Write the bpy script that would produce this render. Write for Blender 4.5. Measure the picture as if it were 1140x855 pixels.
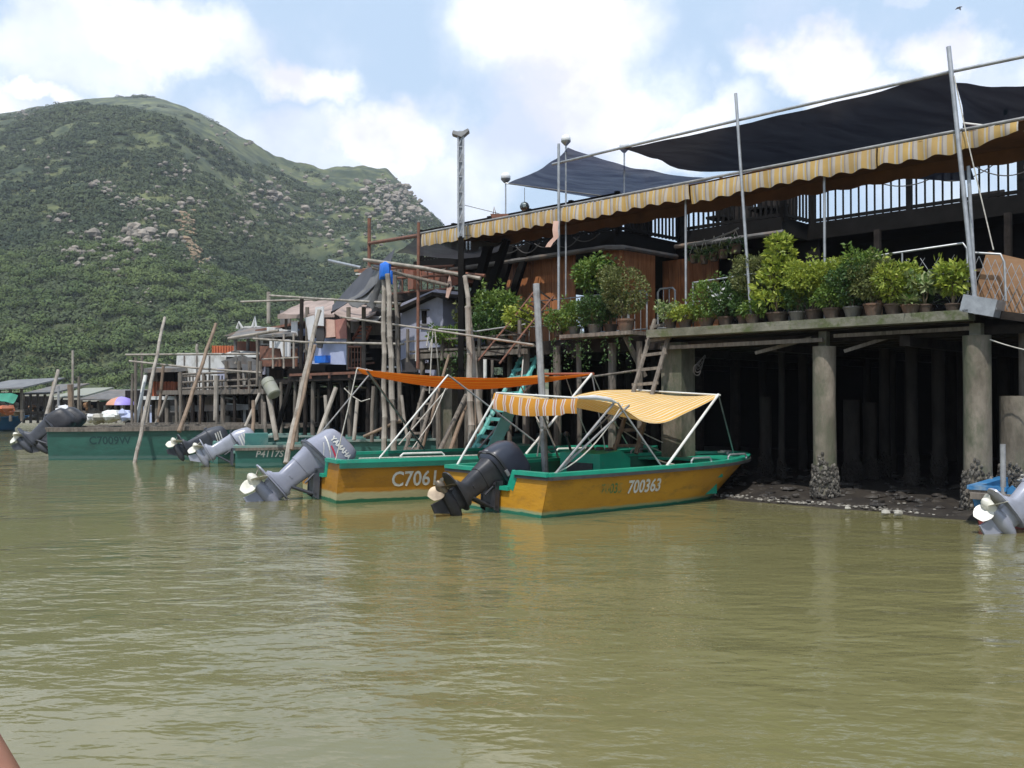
import bpy, math, random
import numpy as np
from mathutils import Vector, Matrix, noise

for o in list(bpy.data.objects):
    bpy.data.objects.remove(o)
scene = bpy.context.scene
COL = scene.collection
R = math.radians
V = Vector

# ---------------------------------------------------------------- camera
FPX = 1050.0
PITCH = math.atan(17.5 / FPX)
EYE = V((0, 0, 1.5))
cam_data = bpy.data.cameras.new("camera")
cam = bpy.data.objects.new("camera", cam_data)
COL.objects.link(cam)
cam.location = EYE
cam.rotation_euler = (math.pi / 2 + PITCH, 0, 0)
cam_data.sensor_width = 36
cam_data.lens = 36 * FPX / 1140
cam_data.clip_start = 0.05
cam_data.clip_end = 20000
scene.camera = cam

# ---------------------------------------------------------------- sky, sun, exposure
SUN_EL = R(60)
SUN_H = V((-0.30, -0.95, 0)).normalized()           # where the sun stands, seen from above
sun_vec = V((SUN_H.x * math.cos(SUN_EL), SUN_H.y * math.cos(SUN_EL), math.sin(SUN_EL)))
sd = bpy.data.lights.new("sun", 'SUN')
sd.energy = 3.3
sd.angle = R(0.6)
sd.color = (1.0, 0.965, 0.91)
so = bpy.data.objects.new("sun", sd)
COL.objects.link(so)
so.rotation_euler = sun_vec.to_track_quat('Z', 'Y').to_euler()
so.location = (0, -20, 60)

world = bpy.data.worlds.new("World")
scene.world = world
world.use_nodes = True
SKY_STRENGTH = 0.10
VEIL = 0.62
view = scene.view_settings
view.view_transform = 'Standard'
view.look = 'None'
view.gamma = 1
view.use_curve_mapping = False
view.exposure = 0.36


def pix_dir(px, py):
    f = V((0, math.cos(PITCH), math.sin(PITCH)))
    u = V((0, -math.sin(PITCH), math.cos(PITCH)))
    return V((1, 0, 0)) * ((px - 570) / FPX) + u * ((427.5 - py) / FPX) + f


def W(px, py, d):
    """the point at distance d ahead that the photograph shows at (px, py)"""
    k = pix_dir(px, py)
    return EYE + k * (d / k.y)


def build_world():
    nt = world.node_tree
    nt.nodes.clear()
    N, Lk = nt.nodes.new, nt.links.new
    out = N('ShaderNodeOutputWorld')
    bg = N('ShaderNodeBackground')
    bg.inputs['Strength'].default_value = SKY_STRENGTH
    Lk(bg.outputs[0], out.inputs[0])
    sky = N('ShaderNodeTexSky')
    sky.sky_type = 'NISHITA'
    sky.sun_disc = False
    sky.sun_elevation = SUN_EL
    sky.sun_rotation = math.atan2(SUN_H.x, SUN_H.y)
    sky.dust_density = 2.0
    sky.air_density = 1.0
    tc = N('ShaderNodeTexCoord')

    def nz(scale, detail, rough=0.6):
        n = N('ShaderNodeTexNoise')
        n.inputs['Scale'].default_value = scale
        n.inputs['Detail'].default_value = detail
        n.inputs['Roughness'].default_value = rough
        Lk(tc.outputs['Generated'], n.inputs['Vector'])
        return n

    def math_(op, a, b=None, c=None, clamp=False):
        m = N('ShaderNodeMath')
        m.operation = op
        m.use_clamp = clamp
        for i, x in enumerate((a, b, c)):
            if x is None:
                continue
            if isinstance(x, (int, float)):
                m.inputs[i].default_value = x
            else:
                Lk(x, m.inputs[i])
        return m.outputs[0]

    def vm(op, a, b):
        m = N('ShaderNodeVectorMath')
        m.operation = op
        for i, x in enumerate((a, b)):
            if isinstance(x, (tuple, Vector)):
                m.inputs[i].default_value = tuple(x)
            else:
                Lk(x, m.inputs[i])
        return m

    big = nz(5.0, 3.0, 0.5)
    fine = nz(16.0, 6.0, 0.6)
    w1 = vm('MULTIPLY', vm('SUBTRACT', big.outputs['Color'], (0.5, 0.5, 0.5)).outputs[0], (0.15, 0.15, 0.15))
    w2 = vm('MULTIPLY', vm('SUBTRACT', fine.outputs['Color'], (0.5, 0.5, 0.5)).outputs[0], (0.09, 0.09, 0.09))
    pos = vm('ADD', tc.outputs['Generated'], vm('ADD', w1.outputs[0], w2.outputs[0]).outputs[0]).outputs[0]
    clouds = [(625, 25, 105, 75, 1.0), (650, 110, 95, 50, .85), (745, 160, 80, 30, .7), (560, 160, 90, 40, .5),
              (900, 100, 66, 34, 1.0), (940, 125, 60, 22, .8), (1045, 75, 40, 30, .9), (1090, 110, 80, 30, .4),
              (335, 92, 58, 26, .95), (425, 155, 62, 38, .95), (25, 112, 40, 16, .95),
              (170, 55, 110, 36, .75), (60, 70, 110, 36, .55), (330, 175, 130, 40, .5), (480, 215, 90, 45, .6),
              (1000, 2, 90, 12, .3), (-160, 120, 150, 60, .8), (1330, 90, 170, 90, .9), (1500, -200, 200, 120, .9),
              (200, -330, 260, 120, .8), (800, -420, 300, 120, .8), (-500, -100, 240, 120, .8)]
    acc = None
    for px, py, rx, ry, amp in clouds:
        c = pix_dir(px, py)
        ln = c.length
        c = c.normalized()
        sx, sz = ln * FPX / rx, ln * FPX / ry
        d = vm('MULTIPLY', vm('SUBTRACT', pos, c).outputs[0], (sx, sx * .6, sz))
        ln_ = N('ShaderNodeVectorMath')
        ln_.operation = 'LENGTH'
        Lk(d.outputs[0], ln_.inputs[0])
        m = N('ShaderNodeMapRange')
        m.interpolation_type = 'SMOOTHSTEP'
        m.inputs['From Min'].default_value = 1.5
        m.inputs['From Max'].default_value = 0.55
        m.inputs['To Min'].default_value = 0.0
        m.inputs['To Max'].default_value = amp
        Lk(ln_.outputs['Value'], m.inputs['Value'])
        acc = m.outputs[0] if acc is None else math_('MAXIMUM', acc, m.outputs[0])
    # broken cloud over the rest of the dome
    dome = nz(2.6, 7.0, 0.62)
    dm = N('ShaderNodeMapRange')
    dm.interpolation_type = 'SMOOTHSTEP'
    dm.inputs['From Min'].default_value = 0.5
    dm.inputs['From Max'].default_value = 0.68
    dm.inputs['To Max'].default_value = 0.34
    Lk(dome.outputs['Fac'], dm.inputs['Value'])
    acc = math_('MAXIMUM', acc, dm.outputs[0])
    mask = math_('MULTIPLY', acc, 1.0, clamp=True)
    # thin veil that pales the blue
    veil = N('ShaderNodeMix')
    veil.data_type = 'RGBA'
    veil.inputs['Factor'].default_value = VEIL
    Lk(sky.outputs[0], veil.inputs['A'])
    veil.inputs['B'].default_value = (6.4, 8.3, 10.5, 1)
    shade = nz(7.0, 5.0, 0.55)
    cc = N('ShaderNodeMix')
    cc.data_type = 'RGBA'
    cr = N('ShaderNodeMapRange')
    cr.inputs['From Min'].default_value = 0.38
    cr.inputs['From Max'].default_value = 0.6
    Lk(shade.outputs['Fac'], cr.inputs['Value'])
    Lk(cr.outputs[0], cc.inputs['Factor'])
    cc.inputs['A'].default_value = (8.0, 8.0, 9.6, 1)
    cc.inputs['B'].default_value = (12.6, 12.5, 12.4, 1)
    mx = N('ShaderNodeMix')
    mx.data_type = 'RGBA'
    Lk(mask, mx.inputs['Factor'])
    Lk(veil.outputs['Result'], mx.inputs['A'])
    Lk(cc.outputs['Result'], mx.inputs['B'])
    Lk(mx.outputs['Result'], bg.inputs['Color'])


build_world()

# ---------------------------------------------------------------- frames
FO = V((4.51, 13.6, 0))
FE = V((0.714, -0.70, 0)).normalized()               # along the waterfront, to the right
FN = V((0.70, 0.714, 0)).normalized()                # into the building
UP = V((0, 0, 1))


def F(s, w, z):
    return FO + FE * s + FN * w + UP * z


def FP(px, py, w=0.0):
    """where the view line of (px, py) meets the vertical plane w metres behind the deck edge"""
    k = pix_dir(px, py)
    t = ((FO + FN * w - EYE).dot(FN)) / k.dot(FN)
    return EYE + k * t


def FS(px, w=0.0):
    return (FP(px, 445, w) - FO).dot(FE)


# ---------------------------------------------------------------- mesh helpers
ROOT = {}
rnd = random.Random(7)


class MB:
    def __init__(self):
        self.v, self.f = [], []

    def add(self, vs, fs):
        n = len(self.v)
        self.v.extend([tuple(p) for p in vs])
        self.f.extend([tuple(i + n for i in f) for f in fs])
        return self

    def box(self, c, size, rot=None):
        c = V(c)
        hx, hy, hz = size[0] / 2, size[1] / 2, size[2] / 2
        pts = []
        for x, y, z in ((-1, -1, -1), (1, -1, -1), (1, 1, -1), (-1, 1, -1), (-1, -1, 1), (1, -1, 1), (1, 1, 1), (-1, 1, 1)):
            p = V((x * hx, y * hy, z * hz))
            if rot is not None:
                p = rot @ p
            pts.append(c + p)
        return self.add(pts, [(0, 3, 2, 1), (4, 5, 6, 7), (0, 1, 5, 4), (1, 2, 6, 5), (2, 3, 7, 6), (3, 0, 4, 7)])

    def fbox(self, s0, s1, w0, w1, z0, z1):
        """box in the waterfront frame"""
        rot = Matrix((FE, FN, UP)).transposed()
        return self.box(F((s0 + s1) / 2, (w0 + w1) / 2, (z0 + z1) / 2), (abs(s1 - s0), abs(w1 - w0), abs(z1 - z0)), rot)

    def bar(self, p0, p1, w, h, up=UP):
        p0, p1 = V(p0), V(p1)
        d = p1 - p0
        L = d.length
        x = d.normalized()
        if abs(x.dot(up)) > .98:
            up = V((0, 1, 0)) if abs(x.y) < .9 else V((1, 0, 0))
        y = up.cross(x).normalized()
        z = x.cross(y)
        return self.box((p0 + p1) / 2, (L, w, h), Matrix((x, y, z)).transposed())

    def path(self, pts, r, n=7, caps=True):
        pts = [V(p) for p in pts]
        m = len(pts)
        rs = r if isinstance(r, (list, tuple)) else [r] * m
        ups = None
        rings = []
        for i, p in enumerate(pts):
            t = (pts[min(i + 1, m - 1)] - pts[max(i - 1, 0)]).normalized()
            if ups is None:
                a = UP if abs(t.z) < .9 else V((1, 0, 0))
                ups = t.cross(a).normalized()
            ups = (ups - t * ups.dot(t)).normalized()
            b = t.cross(ups)
            rings.append([p + (ups * math.cos(2 * math.pi * k / n) + b * math.sin(2 * math.pi * k / n)) * rs[i] for k in range(n)])
        return self.loft(rings, caps)

    def tube(self, p0, p1, r0, r1=None, n=8):
        return self.path([p0, p1], [r0, r0 if r1 is None else r1], n)

    def loft(self, rings, caps=True, closed=True):
        n = len(rings[0])
        vs = [p for ring in rings for p in ring]
        fs = []
        for i in range(len(rings) - 1):
            for k in range(n if closed else n - 1):
                k2 = (k + 1) % n
                fs.append((i * n + k, i * n + k2, (i + 1) * n + k2, (i + 1) * n + k))
        if caps and closed:
            fs.append(tuple(range(n - 1, -1, -1)))
            fs.append(tuple((len(rings) - 1) * n + k for k in range(n)))
        return self.add(vs, fs)

    def lathe(self, c, prof, n=14, mtx=None):
        c = V(c)
        rings = []
        for r, z in prof:
            ring = []
            for k in range(n):
                p = V((r * math.cos(2 * math.pi * k / n), r * math.sin(2 * math.pi * k / n), z))
                if mtx is not None:
                    p = mtx @ p
                ring.append(c + p)
            rings.append(ring)
        return self.loft(rings)

    def prism(self, poly, off):
        n = len(poly)
        poly = [V(p) for p in poly]
        off = V(off)
        vs = poly + [p + off for p in poly]
        fs = [tuple(range(n)), tuple(range(2 * n - 1, n - 1, -1))]
        for k in range(n):
            k2 = (k + 1) % n
            fs.append((k2, k, k + n, k2 + n))
        return self.add(vs, fs)

    def sheet(self, P, th=0.0, off=None):
        """P[i][j] grid of points; with thickness th it becomes a closed slab"""
        a, b = len(P), len(P[0])
        vs = [V(p) for row in P for p in row]
        q = [(i * b + j, i * b + j + 1, (i + 1) * b + j + 1, (i + 1) * b + j) for i in range(a - 1) for j in range(b - 1)]
        if not th:
            return self.add(vs, q)
        off = V(off) if off is not None else V((0, 0, -1))
        n = a * b
        vs2 = vs + [p + off * th for p in vs]
        fs = q + [tuple(n + i for i in reversed(f)) for f in q]
        rim = [(0, j) for j in range(b)] + [(i, b - 1) for i in range(1, a)] + [(a - 1, j) for j in range(b - 2, -1, -1)] + [(i, 0) for i in range(a - 2, 0, -1)]
        idx = [i * b + j for i, j in rim]
        for k in range(len(idx)):
            x, y = idx[k], idx[(k + 1) % len(idx)]
            fs.append((y, x, x + n, y + n))
        return self.add(vs2, fs)

    def ball(self, c, r, n=12, m=8, sc=(1, 1, 1)):
        c = V(c)
        rings = []
        for i in range(m + 1):
            a = math.pi * (i + .02) / (m + .04) - math.pi / 2
            rr = max(math.cos(a), .03) * r
            rings.append([c + V((rr * math.cos(2 * math.pi * k / n) * sc[0], rr * math.sin(2 * math.pi * k / n) * sc[1], r * math.sin(a) * sc[2])) for k in range(n)])
        return self.loft(rings)

    def rock(self, c, r, seed, sc=(1, 1, .7)):
        n0 = len(self.v)
        self.ball(c, r, 7, 4, sc)
        c = V(c)
        for i in range(n0, len(self.v)):
            p = V(self.v[i])
            k = 1 + .55 * noise.noise((p - c) * (1.3 / r) + V((seed * 3.1, seed, 0)))
            self.v[i] = tuple(c + (p - c) * k)
        return self

    def leaves(self, c, rad, n, size, rg, flat=0.3, shell=.55, long=1.7):
        """n folded leaves spread through an ellipsoid"""
        c = V(c)
        for _ in range(n):
            while True:
                q = V((rg.uniform(-1, 1), rg.uniform(-1, 1), rg.uniform(-1, 1)))
                if .05 < q.length < 1:
                    break
            q = q.normalized() * (q.length ** shell)
            p = c + V((q.x * rad[0], q.y * rad[1], q.z * rad[2]))
            d = (q.normalized() + V((rg.gauss(0, .6), rg.gauss(0, .6), rg.gauss(0, .6) + flat))).normalized()
            a = d.cross(V((rg.gauss(0, 1), rg.gauss(0, 1), rg.gauss(0, 1)))).normalized()
            s = size * rg.uniform(.6, 1.25)
            tip = p + d * s * long + V((0, 0, -.18 * s))
            mid = p + d * s * .75 * (long / 1.7)
            nn = a.cross(d) * s * .14
            self.add([p, mid + a * s * .42 + nn, tip, mid - a * s * .42 + nn, mid], [(0, 1, 4), (1, 2, 4), (0, 4, 3), (4, 2, 3)])
        return self

    def xf(self, mtx):
        self.v = [tuple(mtx @ V(p)) for p in self.v]
        return self

    def build(self, name, mat, parent=None, smooth=True, angle=38):
        me = bpy.data.meshes.new(name)
        if parent is not None:
            org = ROOT.get(parent.name, V((0, 0, 0)))
        else:
            A = np.array(self.v)
            org = V(((A[:, 0].min() + A[:, 0].max()) / 2, (A[:, 1].min() + A[:, 1].max()) / 2, A[:, 2].min()))
        A = np.array(self.v) - np.array(org)
        me.from_pydata([tuple(p) for p in A], [], self.f)
        me.update()
        if smooth:
            me.polygons.foreach_set('use_smooth', [True] * len(me.polygons))
            me.set_sharp_from_angle(angle=R(angle))
        me.materials.append(mat)
        o = bpy.data.objects.new(name, me)
        COL.objects.link(o)
        if parent is not None:
            o.parent = parent
            ROOT[o.name] = org
        else:
            o.location = org
            ROOT[o.name] = V(org)
        return o


def tag(o, label, cat, group=None):
    o['label'] = label
    o['category'] = cat
    if group:
        o['group'] = group
    return o


def thing(name, label, cat, loc=(0, 0, 0), group=None, local=False, rotz=0.0):
    o = bpy.data.objects.new(name, None)
    o.empty_display_size = .2
    COL.objects.link(o)
    o.location = loc
    o.rotation_euler = (0, 0, rotz)
    ROOT[o.name] = V((0, 0, 0)) if local else V(loc)
    return tag(o, label, cat, group)


def kind(o, k, label=None):
    o['kind'] = k
    if label:
        o['label'] = label
    return o


# ---------------------------------------------------------------- materials
def M(name, c1, c2=None, scale=4.0, rough=.7, metal=0.0, bump=0.0, bscale=25.0, stretch=(1, 1, 1), island=0.0,
      contrast=(.35, .65), dirt=None, dscale=1.2, dlim=(.52, .7), spec=None, trans=0.0, skew=1.0):
    m = bpy.data.materials.new(name)
    m.use_nodes = True
    nt = m.node_tree
    N, Lk = nt.nodes.new, nt.links.new
    b = nt.nodes['Principled BSDF']
    b.inputs['Roughness'].default_value = rough
    b.inputs['Metallic'].default_value = metal
    if spec is not None:
        b.inputs['Specular IOR Level'].default_value = spec
    if c2 is None:
        c2 = tuple(x * .8 for x in c1)
    tc = N('ShaderNodeTexCoord')
    mp = N('ShaderNodeMapping')
    mp.inputs['Scale'].default_value = stretch
    Lk(tc.outputs['Object'], mp.inputs['Vector'])
    nz = N('ShaderNodeTexNoise')
    nz.inputs['Scale'].default_value = scale
    nz.inputs['Detail'].default_value = 6
    nz.inputs['Roughness'].default_value = .62
    Lk(mp.outputs[0], nz.inputs['Vector'])
    mr = N('ShaderNodeMapRange')
    mr.inputs['From Min'].default_value = contrast[0]
    mr.inputs['From Max'].default_value = contrast[1]
    Lk(nz.outputs['Fac'], mr.inputs['Value'])
    fac = mr.outputs[0]
    if island:
        g = N('ShaderNodeNewGeometry')
        mi = N('ShaderNodeMix')
        mi.inputs['Factor'].default_value = island
        Lk(fac, mi.inputs['A'])
        sk = N('ShaderNodeMath')
        sk.operation = 'POWER'
        sk.inputs[1].default_value = skew
        Lk(g.outputs['Random Per Island'], sk.inputs[0])
        Lk(sk.outputs[0], mi.inputs['B'])
        fac = mi.outputs['Result']
    mx = N('ShaderNodeMix')
    mx.data_type = 'RGBA'
    mx.inputs['A'].default_value = (*c1, 1)
    mx.inputs['B'].default_value = (*c2, 1)
    Lk(fac, mx.inputs['Factor'])
    col = mx.outputs['Result']
    if dirt:
        n2 = N('ShaderNodeTexNoise')
        n2.inputs['Scale'].default_value = dscale
        n2.inputs['Detail'].default_value = 8
        n2.inputs['Roughness'].default_value = .7
        Lk(mp.outputs[0], n2.inputs['Vector'])
        m2 = N('ShaderNodeMapRange')
        m2.inputs['From Min'].default_value = dlim[0]
        m2.inputs['From Max'].default_value = dlim[1]
        Lk(n2.outputs['Fac'], m2.inputs['Value'])
        x2 = N('ShaderNodeMix')
        x2.data_type = 'RGBA'
        Lk(m2.outputs[0], x2.inputs['Factor'])
        Lk(col, x2.inputs['A'])
        x2.inputs['B'].default_value = (*dirt, 1)
        col = x2.outputs['Result']
    Lk(col, b.inputs['Base Color'])
    if bump:
        n3 = N('ShaderNodeTexNoise')
        n3.inputs['Scale'].default_value = bscale
        n3.inputs['Detail'].default_value = 5
        Lk(mp.outputs[0], n3.inputs['Vector'])
        bp = N('ShaderNodeBump')
        bp.inputs['Strength'].default_value = min(bump, 1)
        bp.inputs['Distance'].default_value = .02
        Lk(n3.outputs['Fac'], bp.inputs['Height'])
        Lk(bp.outputs[0], b.inputs['Normal'])
    if trans:
        out = nt.nodes['Material Output']
        tr = N('ShaderNodeBsdfTranslucent')
        Lk(col, tr.inputs['Color'])
        ms = N('ShaderNodeMixShader')
        ms.inputs[0].default_value = trans
        Lk(b.outputs[0], ms.inputs[1])
        Lk(tr.outputs[0], ms.inputs[2])
        Lk(ms.outputs[0], out.inputs['Surface'])
    return m


def stripes(name, cols, stops, freq, axis, dirt=(.3, .25, .18), trans=.3, damt=.35, offset=0.0):
    """woven stripes: the cloth's own pattern across the given axis"""
    m = bpy.data.materials.new(name)
    m.use_nodes = True
    nt = m.node_tree
    N, Lk = nt.nodes.new, nt.links.new
    b = nt.nodes['Principled BSDF']
    b.inputs['Roughness'].default_value = .85
    tc = N('ShaderNodeTexCoord')
    d = N('ShaderNodeVectorMath')
    d.operation = 'DOT_PRODUCT'
    Lk(tc.outputs['Object'], d.inputs[0])
    d.inputs[1].default_value = tuple(axis)
    mu = N('ShaderNodeMath')
    mu.operation = 'MULTIPLY_ADD'
    mu.inputs[1].default_value = freq
    mu.inputs[2].default_value = offset
    Lk(d.outputs['Value'], mu.inputs[0])
    fr = N('ShaderNodeMath')
    fr.operation = 'FRACT'
    Lk(mu.outputs[0], fr.inputs[0])
    rp = N('ShaderNodeValToRGB')
    rp.color_ramp.interpolation = 'CONSTANT'
    el = rp.color_ramp.elements
    while len(el) < len(cols):
        el.new(.5)
    for e, c, s in zip(el, cols, stops):
        e.position = s
        e.color = (*c, 1)
    Lk(fr.outputs[0], rp.inputs[0])
    nz = N('ShaderNodeTexNoise')
    nz.inputs['Scale'].default_value = 2.2
    nz.inputs['Detail'].default_value = 7
    Lk(tc.outputs['Object'], nz.inputs['Vector'])
    mr = N('ShaderNodeMapRange')
    mr.inputs['From Min'].default_value = .42
    mr.inputs['From Max'].default_value = .72
    mr.inputs['To Max'].default_value = damt
    Lk(nz.outputs['Fac'], mr.inputs['Value'])
    mx = N('ShaderNodeMix')
    mx.data_type = 'RGBA'
    Lk(mr.outputs[0], mx.inputs['Factor'])
    Lk(rp.outputs[0], mx.inputs['A'])
    mx.inputs['B'].default_value = (*dirt, 1)
    Lk(mx.outputs['Result'], b.inputs['Base Color'])
    tr = N('ShaderNodeBsdfTranslucent')
    Lk(mx.outputs['Result'], tr.inputs['Color'])
    ms = N('ShaderNodeMixShader')
    ms.inputs[0].default_value = trans
    Lk(b.outputs[0], ms.inputs[1])
    Lk(tr.outputs[0], ms.inputs[2])
    Lk(ms.outputs[0], nt.nodes['Material Output'].inputs['Surface'])
    return m


def net_mat(name, c, see=.25, tr=.25):
    """shade netting: a fine weave that lets part of the light straight through"""
    m = bpy.data.materials.new(name)
    m.use_nodes = True
    nt = m.node_tree
    N, Lk = nt.nodes.new, nt.links.new
    b = nt.nodes['Principled BSDF']
    b.inputs['Base Color'].default_value = (*c, 1)
    b.inputs['Roughness'].default_value = .8
    tc = N('ShaderNodeTexCoord')
    nz = N('ShaderNodeTexNoise')
    nz.inputs['Scale'].default_value = 1.4
    nz.inputs['Detail'].default_value = 6
    mp = N('ShaderNodeMapping')
    mp.inputs['Scale'].default_value = (1, 4, 1)
    mp.inputs['Rotation'].default_value = (0, 0, .8)
    Lk(tc.outputs['Object'], mp.inputs[0])
    Lk(mp.outputs[0], nz.inputs['Vector'])
    mr = N('ShaderNodeMapRange')
    mr.inputs['From Min'].default_value = .3
    mr.inputs['From Max'].default_value = .7
    mr.inputs['To Min'].default_value = see * .5
    mr.inputs['To Max'].default_value = see * 1.4
    Lk(nz.outputs['Fac'], mr.inputs['Value'])
    t = N('ShaderNodeBsdfTransparent')
    l = N('ShaderNodeBsdfTranslucent')
    l.inputs['Color'].default_value = (*[x * 2 for x in c], 1)
    m1 = N('ShaderNodeMixShader')
    m1.inputs[0].default_value = tr
    Lk(b.outputs[0], m1.inputs[1])
    Lk(l.outputs[0], m1.inputs[2])
    m2 = N('ShaderNodeMixShader')
    Lk(mr.outputs[0], m2.inputs[0])
    Lk(m1.outputs[0], m2.inputs[1])
    Lk(t.outputs[0], m2.inputs[2])
    Lk(m2.outputs[0], nt.nodes['Material Output'].inputs['Surface'])
    return m


def hull_mat(name, top, top2, low, band, zlow, zband):
    """painted hull: topsides, a worn waterline band and antifouling, split at fixed heights on the hull"""
    m = M(name, top, top2, scale=1.6, rough=.42, stretch=(1, 1, 2.2), dirt=tuple(x * .42 + .02 for x in top), dscale=3.4, dlim=(.53, .74), bump=.25, bscale=9)
    nt = m.node_tree
    N, Lk = nt.nodes.new, nt.links.new
    b = nt.nodes['Principled BSDF']
    src = b.inputs['Base Color'].links[0].from_socket
    tc = N('ShaderNodeTexCoord')
    sp = N('ShaderNodeSeparateXYZ')
    Lk(tc.outputs['Object'], sp.inputs[0])
    nz = N('ShaderNodeTexNoise')
    nz.inputs['Scale'].default_value = 6
    nz.inputs['Detail'].default_value = 6
    Lk(tc.outputs['Object'], nz.inputs['Vector'])
    ad = N('ShaderNodeMath')
    ad.operation = 'MULTIPLY_ADD'
    ad.inputs[1].default_value = -.05
    Lk(nz.outputs['Fac'], ad.inputs[0])
    Lk(sp.outputs['Z'], ad.inputs[2])

    def step(z, soft):
        r = N('ShaderNodeMapRange')
        r.inputs['From Min'].default_value = z - .025
        r.inputs['From Max'].default_value = z - .025 + soft
        Lk(ad.outputs[0], r.inputs['Value'])
        return r.outputs[0]
    a = N('ShaderNodeMix')
    a.data_type = 'RGBA'
    Lk(step(zband, .03), a.inputs['Factor'])
    a.inputs['A'].default_value = (*band, 1)
    Lk(src, a.inputs['B'])
    c = N('ShaderNodeMix')
    c.data_type = 'RGBA'
    Lk(step(zlow, .012), c.inputs['Factor'])
    c.inputs['A'].default_value = (*low, 1)
    Lk(a.outputs['Result'], c.inputs['B'])
    Lk(c.outputs['Result'], b.inputs['Base Color'])
    return m


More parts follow.
